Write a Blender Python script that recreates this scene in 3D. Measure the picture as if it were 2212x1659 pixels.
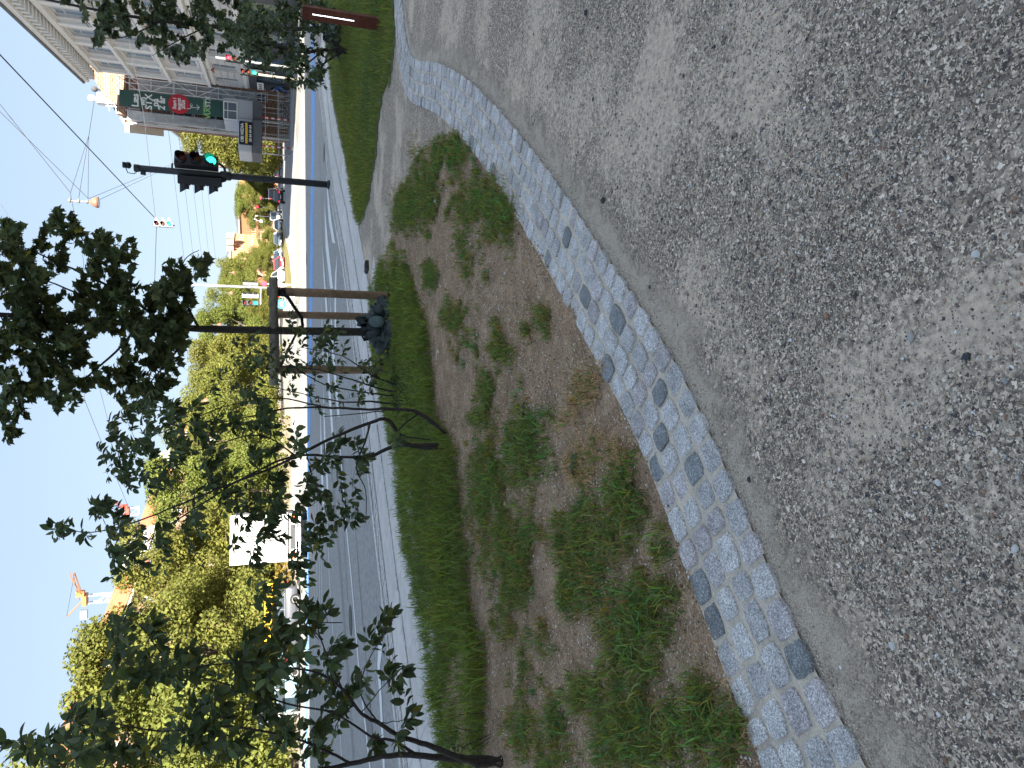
import bpy, bmesh, math, random
import numpy as np
from mathutils import Vector, Matrix
R = random.Random(7)
NR = np.random.RandomState(11)
for o in list(bpy.data.objects): bpy.data.objects.remove(o)
SC = bpy.context.scene
COL = SC.collection
# ------------------------------------------------------------------ camera (held sideways: the phone was rolled 90 degrees)
FPX = 1534.0; EYE = 1.55; PITCH = math.atan((1106-589)/FPX)
sp, cp = math.sin(PITCH), math.cos(PITCH)
cam = bpy.data.objects.new('camera', bpy.data.cameras.new('camera')); COL.objects.link(cam); SC.camera = cam
cam.data.sensor_width = 36; cam.data.lens = FPX/2212*36; cam.data.clip_start = .05; cam.data.clip_end = 6000
cam.matrix_world = Matrix(((0,1,0,0),(-sp,0,-cp,0),(-cp,0,sp,EYE),(0,0,0,1)))
# ------------------------------------------------------------------ light
SUN_EL = math.radians(27); sh = (.19,-.98)
w = bpy.data.worlds.new('World'); SC.world = w; w.use_nodes = True
nt = w.node_tree; bg = nt.nodes['Background']; sky = nt.nodes.new('ShaderNodeTexSky')
sky.sky_type = 'NISHITA'; sky.sun_disc = False; sky.sun_elevation = SUN_EL; sky.sun_rotation = math.atan2(sh[0], sh[1])
sky.air_density = 1.0; sky.dust_density = .6; sky.ozone_density = 1.6
gam = nt.nodes.new('ShaderNodeGamma'); gam.inputs[1].default_value = .25     # hazy, evenly bright September sky
tnt = nt.nodes.new('ShaderNodeVectorMath'); tnt.operation = 'MULTIPLY'; tnt.inputs[1].default_value = (.77,.90,1.07)
nt.links.new(sky.outputs[0], gam.inputs[0]); nt.links.new(gam.outputs[0], tnt.inputs[0]); nt.links.new(tnt.outputs[0], bg.inputs[0]); bg.inputs[1].default_value = .13
sl = bpy.data.lights.new('sun', 'SUN'); sl.energy = 5.0; sl.angle = math.radians(.5); sl.color = (1,.93,.80)
so = bpy.data.objects.new('sun', sl); COL.objects.link(so)
sd = Vector((sh[0]*math.cos(SUN_EL), sh[1]*math.cos(SUN_EL), math.sin(SUN_EL)))
so.rotation_euler = sd.to_track_quat('Z','Y').to_euler()
SC.view_settings.view_transform = 'Standard'; SC.view_settings.look = 'None'; SC.view_settings.gamma = 1
SC.view_settings.use_curve_mapping = False; SC.view_settings.exposure = 2.28
SC.render.engine = 'CYCLES'
# ------------------------------------------------------------------ measuring helpers (survey of the place; px,py measured on the photograph)
def ray(px, py): return ((829.5-py)/FPX, (px-1106)/FPX)
def G(px, py, z=0.0):
    x, y = ray(px, py); t = (EYE-z)/(sp+y*cp); return (t*x, t*(cp-y*sp))
def A(px, py, Y):
    x, y = ray(px, py); t = Y/(cp-y*sp); return Vector((t*x, Y, EYE-t*(sp+y*cp)))
# ------------------------------------------------------------------ materials
MATS = {}
def nodes(m):
    m.use_nodes = True; return m.node_tree.nodes, m.node_tree.links
def mat(name, col, rough=.8, metal=0, var=.0, scale=8., bump=0., bscale=60., emit=0, spec=.3, attr=False, transl=0, objvar=0, coord='Object', dirt=0, coat=0):
    if name in MATS: return MATS[name]
    m = bpy.data.materials.new(name); N, L = nodes(m); b = N['Principled BSDF']
    b.inputs['Roughness'].default_value = rough; b.inputs['Metallic'].default_value = metal
    b.inputs['Specular IOR Level'].default_value = spec
    if coat: b.inputs['Coat Weight'].default_value = coat
    tc = N.new('ShaderNodeTexCoord'); crd = tc.outputs[coord]
    rgb = N.new('ShaderNodeRGB'); rgb.outputs[0].default_value = (*col,1); out = rgb.outputs[0]
    def mul(out, fac, lo, hi):
        mr = N.new('ShaderNodeMapRange'); L.new(fac, mr.inputs[0]); mr.inputs[3].default_value = lo; mr.inputs[4].default_value = hi
        mx = N.new('ShaderNodeVectorMath'); mx.operation = 'SCALE'; L.new(out, mx.inputs[0]); L.new(mr.outputs[0], mx.inputs['Scale']); return mx.outputs[0]
    if var:
        n = N.new('ShaderNodeTexNoise'); n.inputs['Scale'].default_value = scale; n.inputs['Detail'].default_value = 8; n.inputs['Roughness'].default_value = .65
        L.new(crd, n.inputs['Vector']); mr0 = N.new('ShaderNodeMapRange'); mr0.inputs[1].default_value=.3; mr0.inputs[2].default_value=.7; L.new(n.outputs[0], mr0.inputs[0])
        out = mul(out, mr0.outputs[0], 1-var, 1+var)
    if dirt:
        n = N.new('ShaderNodeTexNoise'); n.inputs['Scale'].default_value = scale*.13; n.inputs['Detail'].default_value = 5
        L.new(crd, n.inputs['Vector']); mr0 = N.new('ShaderNodeMapRange'); mr0.inputs[1].default_value=.35; mr0.inputs[2].default_value=.65; L.new(n.outputs[0], mr0.inputs[0])
        out = mul(out, mr0.outputs[0], 1-dirt, 1+dirt)
    if objvar:
        oi = N.new('ShaderNodeObjectInfo'); out = mul(out, oi.outputs['Random'], 1-objvar, 1+objvar)
    if attr:
        at = N.new('ShaderNodeAttribute'); at.attribute_name = 'tint'
        mx = N.new('ShaderNodeVectorMath'); mx.operation = 'MULTIPLY'; L.new(out, mx.inputs[0]); L.new(at.outputs['Color'], mx.inputs[1]); out = mx.outputs[0]
    L.new(out, b.inputs['Base Color'])
    if emit:
        b.inputs['Emission Color'].default_value = (*col,1); b.inputs['Emission Strength'].default_value = emit
    if bump:
        n = N.new('ShaderNodeTexNoise'); n.inputs['Scale'].default_value = bscale; n.inputs['Detail'].default_value = 5
        L.new(crd, n.inputs['Vector']); bp = N.new('ShaderNodeBump'); bp.inputs['Strength'].default_value = bump; bp.inputs['Distance'].default_value = .02
        L.new(n.outputs[0], bp.inputs['Height']); L.new(bp.outputs[0], b.inputs['Normal'])
    if transl:
        tr = N.new('ShaderNodeBsdfTranslucent'); L.new(out, tr.inputs[0]); mixs = N.new('ShaderNodeMixShader'); mixs.inputs[0].default_value = transl
        L.new(b.outputs[0], mixs.inputs[1]); L.new(tr.outputs[0], mixs.inputs[2]); L.new(mixs.outputs[0], N['Material Output'].inputs[0])
    MATS[name] = m; return m
def ramp(N, stops):
    r = N.new('ShaderNodeValToRGB'); e = r.color_ramp.elements
    while len(e) < len(stops): e.new(.5)
    for k, (p, c) in enumerate(stops): e[k].position = p; e[k].color = (*c,1)
    return r
def gravel_mat(name, fine, grit, scale=130., tone=1.0, sandiness=.75, attr=False):
    m = bpy.data.materials.new(name); N, L = nodes(m); b = N['Principled BSDF']; b.inputs['Roughness'].default_value = .92; b.inputs['Specular IOR Level'].default_value=.2
    tc = N.new('ShaderNodeTexCoord').outputs['Object']
    wn = N.new('ShaderNodeTexNoise'); wn.inputs['Scale'].default_value=60; L.new(tc, wn.inputs['Vector'])
    wm = N.new('ShaderNodeMix'); wm.data_type='VECTOR'; wm.inputs[0].default_value=.02; L.new(tc, wm.inputs[4]); L.new(wn.outputs['Color'], wm.inputs[5]); warped = wm.outputs[1]
    v = N.new('ShaderNodeTexVoronoi'); v.inputs['Scale'].default_value = scale; L.new(warped, v.inputs['Vector'])
    v2 = N.new('ShaderNodeTexVoronoi'); v2.inputs['Scale'].default_value = scale*.42; L.new(warped, v2.inputs['Vector'])
    sep = N.new('ShaderNodeSeparateColor'); L.new(v.outputs['Color'], sep.inputs[0])
    sep2 = N.new('ShaderNodeSeparateColor'); L.new(v2.outputs['Color'], sep2.inputs[0])
    r = ramp(N, [(0,(.015,.015,.017)),(.3,(.05,.047,.045)),(.6,(.115,.107,.098)),(.85,(.19,.175,.158)),(.95,(.27,.255,.24)),(1,(.31,.305,.30))]); L.new(sep.outputs[0], r.inputs[0])
    r2 = ramp(N, [(0,(.02,.021,.024)),(.3,(.06,.057,.055)),(.8,(.15,.138,.125)),(.95,(.25,.24,.225)),(1,(.30,.30,.295))]); L.new(sep2.outputs[1], r2.inputs[0])
    mx = N.new('ShaderNodeMix'); mx.data_type='RGBA'; L.new(r.outputs[0], mx.inputs[6]); L.new(r2.outputs[0], mx.inputs[7])
    st = N.new('ShaderNodeMapRange'); st.inputs[1].default_value=.62; st.inputs[2].default_value=.68; L.new(sep2.outputs[2], st.inputs[0]); L.new(st.outputs[0], mx.inputs[0])
    # fine sand in patches
    n = N.new('ShaderNodeTexNoise'); n.inputs['Scale'].default_value = 1.15; n.inputs['Detail'].default_value = 8; n.inputs['Roughness'].default_value=.62; L.new(tc, n.inputs['Vector'])
    n2 = N.new('ShaderNodeTexNoise'); n2.inputs['Scale'].default_value = 45; n2.inputs['Detail'].default_value = 4; L.new(tc, n2.inputs['Vector'])
    ad = N.new('ShaderNodeMath'); ad.operation='MULTIPLY_ADD'; L.new(n2.outputs[0], ad.inputs[0]); ad.inputs[1].default_value=.25; L.new(n.outputs[0], ad.inputs[2])
    ms = N.new('ShaderNodeMapRange'); ms.inputs[1].default_value = .66-.1*(sandiness-.5)*2; ms.inputs[2].default_value=.76-.1*(sandiness-.5)*2; ms.inputs[3].default_value=.05; ms.inputs[4].default_value=.85; L.new(ad.outputs[0], ms.inputs[0])
    fc = N.new('ShaderNodeMapRange'); L.new(n2.outputs[0], fc.inputs[0]); fc.inputs[1].default_value=.3; fc.inputs[2].default_value=.7; fc.inputs[3].default_value=.75; fc.inputs[4].default_value=1.25
    fr = N.new('ShaderNodeVectorMath'); fr.operation='SCALE'; fr.inputs[0].default_value = fine; L.new(fc.outputs[0], fr.inputs['Scale'])
    m2 = N.new('ShaderNodeMix'); m2.data_type='RGBA'; L.new(ms.outputs[0], m2.inputs[0]); L.new(mx.outputs[2], m2.inputs[6]); L.new(fr.outputs[0], m2.inputs[7])
    sc = N.new('ShaderNodeVectorMath'); sc.operation='MULTIPLY'; sc.inputs[1].default_value = grit; L.new(m2.outputs[2], sc.inputs[0]); L.new(sc.outputs[0], b.inputs['Base Color'])
    hb = N.new('ShaderNodeMath'); hb.operation='MULTIPLY'; L.new(v.outputs['Distance'], hb.inputs[0]); hb.inputs[1].default_value=-1
    bp = N.new('ShaderNodeBump'); bp.inputs['Strength'].default_value=.45; bp.inputs['Distance'].default_value=.006; L.new(hb.outputs[0], bp.inputs['Height']); L.new(bp.outputs[0], b.inputs['Normal'])
    return m
def brick_mat(name, c1, c2, mortar, sc=1.0, coord='UV'):
    m = bpy.data.materials.new(name); N, L = nodes(m); b = N['Principled BSDF']; b.inputs['Roughness'].default_value=.9
    tc = N.new('ShaderNodeTexCoord').outputs[coord]; br = N.new('ShaderNodeTexBrick'); L.new(tc, br.inputs['Vector'])
    br.inputs['Color1'].default_value=(*c1,1); br.inputs['Color2'].default_value=(*c2,1); br.inputs['Mortar'].default_value=(*mortar,1)
    br.inputs['Scale'].default_value = sc; br.inputs['Brick Width'].default_value=.5; br.inputs['Row Height'].default_value=.2; br.inputs['Mortar Size'].default_value=.03
    L.new(br.outputs[0], b.inputs['Base Color']); return m
def granite_mat(name, base, dark, objtint=True):
    m = bpy.data.materials.new(name); N, L = nodes(m); b = N['Principled BSDF']; b.inputs['Roughness'].default_value=.75
    tc = N.new('ShaderNodeTexCoord').outputs['Object']
    g = N.new('ShaderNodeNewGeometry')
    v = N.new('ShaderNodeTexVoronoi'); v.inputs['Scale'].default_value = 260; L.new(g.outputs['Position'], v.inputs['Vector'])
    s = N.new('ShaderNodeSeparateColor'); L.new(v.outputs['Color'], s.inputs[0])
    r = ramp(N, [(0,tuple(x*dark for x in base)),(.4,tuple(x*.75 for x in base)),(.75,tuple(x*1.15 for x in base)),(1,tuple(min(.8,x*1.9) for x in base))]); L.new(s.outputs[0], r.inputs[0])
    n = N.new('ShaderNodeTexNoise'); n.inputs['Scale'].default_value = 14; n.inputs['Detail'].default_value=6; L.new(g.outputs['Position'], n.inputs['Vector'])
    mr = N.new('ShaderNodeMapRange'); mr.inputs[1].default_value=.3; mr.inputs[2].default_value=.7; mr.inputs[3].default_value=.78; mr.inputs[4].default_value=1.22; L.new(n.outputs[0], mr.inputs[0])
    out = r.outputs[0]
    def sc(o, f):
        k = N.new('ShaderNodeVectorMath'); k.operation='SCALE'; L.new(o, k.inputs[0]); L.new(f, k.inputs['Scale']); return k.outputs[0]
    out = sc(out, mr.outputs[0])
    oi = N.new('ShaderNodeObjectInfo'); mr2 = N.new('ShaderNodeMapRange'); mr2.inputs[3].default_value=.80; mr2.inputs[4].default_value=1.12; L.new(oi.outputs['Random'], mr2.inputs[0]); out = sc(out, mr2.outputs[0])
    L.new(out, b.inputs['Base Color'])
    bp = N.new('ShaderNodeBump'); bp.inputs['Strength'].default_value=.6; bp.inputs['Distance'].default_value=.006; 
    n3 = N.new('ShaderNodeTexNoise'); n3.inputs['Scale'].default_value=90; n3.inputs['Detail'].default_value=4; L.new(g.outputs['Position'], n3.inputs['Vector']); L.new(n3.outputs[0], bp.inputs['Height']); L.new(bp.outputs[0], b.inputs['Normal'])
    MATS[name]=m; return m
# ------------------------------------------------------------------ mesh helpers
class MB:
    def __init__(s): s.v=[]; s.f=[]
    def box(s, c, d, rz=0., M=None, taper=1.):
        i=len(s.v); cx,cy,cz=c; hx,hy,hz=d[0]/2,d[1]/2,d[2]/2; ca,sa=math.cos(rz),math.sin(rz)
        for z in (-1,1):
            k = taper if z>0 else 1
            for x,y in ((-1,-1),(1,-1),(1,1),(-1,1)):
                X,Y=x*hx*k,y*hy*k; p=Vector((cx+X*ca-Y*sa, cy+X*sa+Y*ca, cz+z*hz)); s.v.append(M@p if M else p)
        s.f += [(i+3,i+2,i+1,i),(i+4,i+5,i+6,i+7),(i,i+1,i+5,i+4),(i+1,i+2,i+6,i+5),(i+2,i+3,i+7,i+6),(i+3,i,i+4,i+7)]; return s
    def tube(s, pts, r, n=8, cap=True):
        pts=[Vector(p) for p in pts]; rr = r if isinstance(r,(list,tuple)) else [r]*len(pts); i0=len(s.v); up=None
        for k,p in enumerate(pts):
            d=(pts[min(k+1,len(pts)-1)]-pts[max(k-1,0)]); d = d.normalized() if d.length>1e-9 else Vector((0,0,1))
            if up is None: up = Vector((1,0,0)) if abs(d.x)<.8 else Vector((0,1,0))
            a=(up-d*up.dot(d)).normalized(); up=a; b=d.cross(a)
            for j in range(n):
                t=2*math.pi*j/n; s.v.append(p+(a*math.cos(t)+b*math.sin(t))*rr[k])
        for k in range(len(pts)-1):
            for j in range(n):
                a0=i0+k*n+j; a1=i0+k*n+(j+1)%n; s.f.append((a0,a1,a1+n,a0+n))
        if cap: s.f.append(tuple(i0+j for j in reversed(range(n)))); s.f.append(tuple(i0+(len(pts)-1)*n+j for j in range(n)))
        return s
    def lathe(s, c, prof, n=16, M=None):
        i0=len(s.v)
        for (r,z) in prof:
            for j in range(n):
                t=2*math.pi*j/n; p=Vector((r*math.cos(t), r*math.sin(t), z)); p = (M@p) if M else p
                s.v.append(p+Vector(c))
        for k in range(len(prof)-1):
            for j in range(n):
                a0=i0+k*n+j; a1=i0+k*n+(j+1)%n; s.f.append((a0,a1,a1+n,a0+n))
        s.f.append(tuple(i0+j for j in reversed(range(n)))); s.f.append(tuple(i0+(len(prof)-1)*n+j for j in range(n)))
        return s
    def poly(s, pts): i=len(s.v); s.v += [Vector(p) for p in pts]; s.f.append(tuple(range(i,i+len(pts)))); return s
    def prism(s, prof, y0, y1, M=None, inset=0.):   # prof: (x,z) outline extruded in y
        i=len(s.v); n=len(prof)
        for y in (y0,y1):
            for x,z in prof:
                p=Vector((x,y,z)); s.v.append(M@p if M else p)
        s.f.append(tuple(range(i,i+n))); s.f.append(tuple(range(i+2*n-1,i+n-1,-1)))
        for k in range(n): s.f.append((i+k, i+n+k, i+n+(k+1)%n, i+(k+1)%n))
        return s
    def mesh(s, name, m, smooth=False):
        me=bpy.data.meshes.new(name); me.from_pydata([tuple(v) for v in s.v],[],s.f); me.update()
        if m: me.materials.append(m)
        if smooth:
            me.polygons.foreach_set('use_smooth',[True]*len(me.polygons))
        return me
    def build(s, name, m, parent=None, smooth=False, bevel=0):
        o=bpy.data.objects.new(name, s.mesh(name,m,smooth)); COL.objects.link(o)
        if parent is not None: o.parent=parent
        if bevel:
            md=o.modifiers.new('b','BEVEL'); md.width=bevel; md.segments=2; md.limit_method='ANGLE'
        return o
def boxuv(o):
    me=o.data; uv=me.uv_layers.new(name='UVMap')
    for p in me.polygons:
        n=p.normal
        for li in p.loop_indices:
            c=me.vertices[me.loops[li].vertex_index].co
            if abs(n.z)>.9: uv.data[li].uv=(c.x,c.y)
            else:
                t=Vector((-n.y,n.x,0)).normalized(); uv.data[li].uv=(c.dot(t), c.z)
def tag(o,label=None,cat=None,group=None,kind=None):
    if label: o['label']=label
    if cat: o['category']=cat
    if group: o['group']=group
    if kind: o['kind']=kind
    return o
def thing(name,label,cat,loc=(0,0,0),rz=0,group=None):
    o=bpy.data.objects.new(name,None); COL.objects.link(o); o.location=loc; o.rotation_euler=(0,0,rz); o.empty_display_size=.1
    return tag(o,label,cat,group)
def structure(name, mb, m, parent=None, smooth=False):
    o=mb.build(name,m,parent,smooth)
    if parent is None: o['kind']='structure'
    return o
def copy_tree(o, parent=None):
    c=o.copy(); COL.objects.link(c); c.parent=parent
    for ch in [x for x in o.children]: copy_tree(ch,c)
    return c
def npmesh(name, V, F, m, tint=None, smooth=False):   # V (n,3), F (k,3) triangles
    me=bpy.data.meshes.new(name); V=np.ascontiguousarray(V,dtype=np.float32); F=np.ascontiguousarray(F,dtype=np.int32)
    me.vertices.add(len(V)); me.vertices.foreach_set('co',V.ravel()); k=F.shape[1]
    me.loops.add(F.size); me.loops.foreach_set('vertex_index',F.ravel()); me.polygons.add(len(F))
    me.polygons.foreach_set('loop_start',np.arange(0,F.size,k,dtype=np.int32))
    me.update(calc_edges=True); me.materials.append(m)
    if smooth: me.polygons.foreach_set('use_smooth',np.ones(len(F),dtype=bool))
    if tint is not None:
        a=me.color_attributes.new('tint','FLOAT_COLOR','POINT'); T=np.ones((len(V),4),dtype=np.float32); T[:,:3]=tint; a.data.foreach_set('color',T.ravel())
    return me
def link(name, me, parent=None):
    o=bpy.data.objects.new(name,me); COL.objects.link(o)
    if parent is not None: o.parent=parent
    return o
def textmesh(s, size, M, m, name='lettering', parent=None, ext=.004, align='CENTER'):
    cu=bpy.data.curves.new('t','FONT'); cu.body=s; cu.size=size; cu.align_x=align; cu.align_y='CENTER'; cu.extrude=ext; cu.resolution_u=3; cu.offset=size*.030
    t=bpy.data.objects.new('t',cu); COL.objects.link(t); dg=bpy.context.evaluated_depsgraph_get()
    me=bpy.data.meshes.new_from_object(t.evaluated_get(dg)); bpy.data.objects.remove(t); me.transform(M); me.materials.clear(); me.materials.append(m)
    return link(name,me,parent)
def in_poly(P, poly):
    x=P[:,0]; y=P[:,1]; c=np.zeros(len(P),bool); n=len(poly)
    for i in range(n):
        x1,y1=poly[i]; x2,y2=poly[(i+1)%n]
        if y1==y2: continue
        k=((y1>y)!=(y2>y))&(x<(x2-x1)*(y-y1)/(y2-y1)+x1); c^=k
    return c
# ------------------------------------------------------------------ palette
M_metal=mat('dark_metal',(.045,.048,.052),.55,.2,var=.25,scale=20)
M_black=mat('black_plastic',(.018,.019,.021),.45,spec=.4)
M_grey=mat('galvanised_grey',(.36,.37,.38),.5,.5,var=.1)
M_lgrey=mat('light_grey_paint',(.55,.56,.57),.6,var=.08)
M_white=mat('white_paint',(.78,.78,.76),.6,var=.04)
M_glass=mat('window_glass',(.10,.14,.18),.06,spec=.8)
M_rubber=mat('rubber',(.02,.02,.02),.9)
M_green=mat('green_lamp',(.02,.95,.55),.3,emit=1.4)
M_red=mat('red_lamp',(1,.03,.05),.3,emit=1.2)
M_redoff=mat('red_lens_off',(.11,.012,.012),.3); M_amoff=mat('amber_lens_off',(.10,.03,.012),.3); M_groff=mat('green_lens_off',(.02,.07,.05),.25)
M_led=mat('led_white',(.95,.97,1),.3,emit=1.5)
M_wire=mat('wire_dark',(.07,.07,.08),.6)
M_bark=mat('young_bark',(.05,.043,.036),.9,var=.5,scale=30,bump=.8,bscale=70)
M_bark2=mat('shrub_bark',(.045,.038,.034),.85,var=.35,scale=40,bump=.5)
M_barkf=mat('plane_bark',(.16,.13,.10),.9,var=.4,scale=3)
M_wood=mat('stake_wood',(.25,.165,.105),.85,var=.3,scale=12,bump=.5,bscale=40,dirt=.15)
M_woodg=mat('weathered_wood',(.22,.19,.16),.9,var=.35,scale=14,bump=.6,bscale=40)
# ------------------------------------------------------------------ SETTING
M_asph=mat('asphalt',(.31,.305,.295),.88,var=.16,scale=120,bump=.25,bscale=200,dirt=.2,coord='Object')
M_asphl=mat('sunlit_asphalt',(.27,.26,.235),.9,var=.12,scale=60,dirt=.12)  # warm tone of the sunlit road held in the base colour
structure('road',MB().poly([(-1500,-800,-.10),(1500,-800,-.10),(1500,3000,-.10),(-1500,3000,-.10)]),M_asph)
ROAD=bpy.data.objects['road']
def zr(p,z=-.10): return G(p[0],p[1],z)
kerb=[(-14.0,.2),(-4.9,9.04),(-2.45,11.4),(.17,13.95),(2.7,16.9),(4.2,19.1),(5.75,21.15),(7.9,23.2),(10.4,25.9),(13.1,28.6),(22,37),(60,66)]
back=[(-12.0,-1.6),(-3.62,6.54),(-2.55,7.7),(-1.97,8.58),(-1.5,9.18),(-.47,10.24),(.22,11.5),(1.3,12.2),(1.7,12.6),(3.21,14.2),(3.87,14.9),(4.87,16.0),(6.16,17.7),(7.98,20.1),(9.6,21.9),(12.5,24.8),(20,31),(60,60)]
def offset_line(pts,d):
    out=[]
    for i,p in enumerate(pts):
        a=Vector(pts[max(i-1,0)]); b=Vector(pts[min(i+1,len(pts)-1)]); t=(b-a).normalized(); out.append((p[0]-t.y*d,p[1]+t.x*d))
    return out
def resample(pts,step):
    out=[]; P=[Vector(p) for p in pts]; d=0; acc=0
    for i in range(len(P)-1):
        seg=(P[i+1]-P[i]); Ls=seg.length; t=acc
        while t<Ls: out.append((P[i]+seg*(t/Ls), seg.normalized())); t+=step
        acc=t-Ls
    return out
def strip_mesh(l1,l2,z): 
    mb=MB(); n=len(l1)
    for i in range(n-1): mb.poly([(*l1[i],z),(*l2[i],z),(*l2[i+1],z),(*l1[i+1],z)][::-1])
    return mb
# footway bed between the kerb and the planting
M_foot=mat('footway_concrete',(.52,.50,.47),.9,var=.08,scale=25,bump=.15,dirt=.1)
fw=MB(); poly=[(*p,-.012) for p in kerb]+[(*p,-.012) for p in reversed(back)]
fw.poly(poly[::-1]); FOOT=structure('pavement',fw,mat('joint_grit',(.22,.21,.19),.95,var=.25,scale=60))
# gravel forecourt
fine=(.198,.183,.166)
M_gravel=gravel_mat('gravel_forecourt',fine,(3.15,2.78,2.36),scale=215)
M_pathg=gravel_mat('gravel_side_path',(.21,.196,.185),(3.0,2.65,2.28),scale=110,sandiness=.62)
gp=[(*p,-.016) for p in back[1:]]+[(60,-25,-.016),(-25,-25,-.016),(-12,-1.6,-.016)]
structure('gravel_path',MB().poly(gp[::-1]),M_gravel)
M_edge=granite_mat('kerb_granite',(.60,.58,.55),.45)
k=0
kp=resample(kerb[1:10],1.0)
kmesh=MB().box((0,0,-.045),(.985,.15,.13)).mesh('kerb_stone',M_edge)
for p,d in resample(kerb[:10],1.0):
    o=link('kerb_stone',kmesh,FOOT); q=Vector((p.x,p.y))+Vector((d.y,-d.x))*.078; o.location=(q.x,q.y,R.uniform(-.003,.004)); o.rotation_euler=(0,0,math.atan2(d.y,d.x))
# row of small setts beside the kerb and one thin row between the slab bands (many, tiny at this distance)
def small_sett_band(name,line,off0,rows,sz,m,z,step):
    mb=MB()
    for r_ in range(rows):
        for p,d in resample(offset_line(line,-(off0+r_*sz)),step):
            L_=step*R.uniform(.84,.93); mb.box((p.x,p.y,z+R.uniform(-.004,.007)),(L_,sz*R.uniform(.84,.93),.04),math.atan2(d.y,d.x)+R.uniform(-.04,.04))
    o=mb.build(name,m,FOOT); o['kind']='stuff'; return o
M_sett=granite_mat('sett_grey',(.56,.545,.53),.42)
M_settd=granite_mat('sett_dark',(.23,.245,.25),.5)
M_settp=granite_mat('sett_mauve',(.50,.455,.45),.5)
small_sett_band('sett_band',kerb[:10],.22,3,.105,M_edge,-.018,.11)
small_sett_band('sett_row',kerb[:10],1.36,1,.09,M_edge,-.018,.10)
M_slab=mat('paving_slab',(.60,.57,.54),.88,var=.06,scale=30,bump=.12,dirt=.08,objvar=.07)
for off,wd in ((.93,.76),(1.83,.78),(2.62,.76)):
    me=MB().box((0,0,-.02),(.992,wd,.036)).mesh('paving_slab',M_slab)
    lim=9 if off<2 else 4
    for p,d in resample(offset_line(kerb[:lim],-off),1.0):
        o=link('paving_slab',me,FOOT); o.location=(p.x,p.y,R.uniform(-.002,.002)); o.rotation_euler=(0,0,math.atan2(d.y,d.x))
# ---- road surface bands and markings (parts of the road, each sheet 4 mm above the one below)
M_line=mat('road_paint_white',(.72,.73,.73),.7,var=.1,scale=14)
M_blue=mat('cycle_blue',(.17,.36,.70),.75,var=.14,scale=9,dirt=.1)
def mark(name,pts,m,z=-.092): 
    mb=MB().poly([(*zr(p,z),z) for p in pts]); o=mb.build(name,m,ROAD)
    o.data.update()
    if o.data.polygons[0].normal.z<0: o.data.flip_normals()
    return o
def bandpx(c,wd): return [(p[0]-wd[i],p[1]) for i,p in enumerate(c)]+[(p[0]+wd[i],p[1]) for i,p in reversed(list(enumerate(c)))]
def wmark(name,line,wd,m,z=-.092,dash=None):
    segs=[line]
    if dash:
        segs=[]; P=resample(line,dash[0]+dash[1])
        for p,d in P: segs.append([(p.x,p.y),(p.x+d.x*dash[0],p.y+d.y*dash[0])])
    for s_ in segs:
        l=offset_line(s_,wd/2); r=offset_line(s_,-wd/2); o=strip_mesh(l,r,z).build(name,m,ROAD)
        if o.data.polygons[0].normal.z<0: o.data.flip_normals()
bl=[zr(p) for p in [(673.5,-200),(675.5,100),(676.5,240),(674,480),(671.5,650),(669,800),(667,950),(665,1170),(662.5,1500),(661.5,1800)]]
wmark('cycle_crossing',bl,2.7,M_blue,-.096)
for ln in ([(746,1110),(760,1254),(775,1433),(798,1640),(812,1760)],):
    wmark('lane_line',[zr(p) for p in ln],.17,M_line)
wmark('lane_line',[zr(p) for p in [(735,960),(746,1110)]],.17,M_line)
wmark('lane_line',[zr(p) for p in [(707,1060),(711,1230),(719,1360),(731,1533),(742,1680)]],.14,M_line)
mark('road_marking',[(812,1356),(820,1372),(827,1392),(821,1440),(824,1500),(829,1600),(832,1680),(828,1680),(824,1590),(819,1500),(815,1440),(817,1392)],M_line)
for pts in ([(704,372),(716,476),(724,526),(718,524),(710,476)],[(700.5,432),(708,520),(719.5,623),(713.5,623),(703.5,536)],
            [(696.5,528),(702,600),(708,680),(704,680),(698.5,587)],[(693.5,640),(700,790),(697,790)],[(729,546),(727,590),(726,660),(727,760),(723.5,760),(722.5,660),(724,590)],
            [(713,640),(722,760),(734,900),(729,900),(717,760)],[(704,700),(713,830),(722,960),(718,960),(708,830)],
            [(698,830),(704,960),(712,1100),(708.5,1100),(700,960)],[(691,860),(697,1010),(703,1160),(700,1160),(693,1010)]):
    mark('hatch_stripe',pts,M_line)
for y0,x0,x1 in ((1000,681,686),(1000,686.5,692),(1110,692,698.5),(1180,678,682)):
    wmark('lane_line',[zr(p) for p in [(x0,y0),((x0+x1)/2,y0+150),(x1,y0+360)]],.16,M_line)
for yy in (690,760,830,905,980): wmark('give_way_bar',[zr((657,yy)),zr((657.5,yy+34))],.5,M_line)
for c,dy in (((648,440),60),((646,560),60),((650,660),50),((645,300),50),((630,470),40),((640,380),40)): wmark('lane_dash',[zr(c),zr((c[0]+.8,c[1]+dy))],.25,M_line)
wmark('lane_line',[zr((656.5,60)),zr((657,300)),zr((655.5,420))],.35,M_line)
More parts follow.
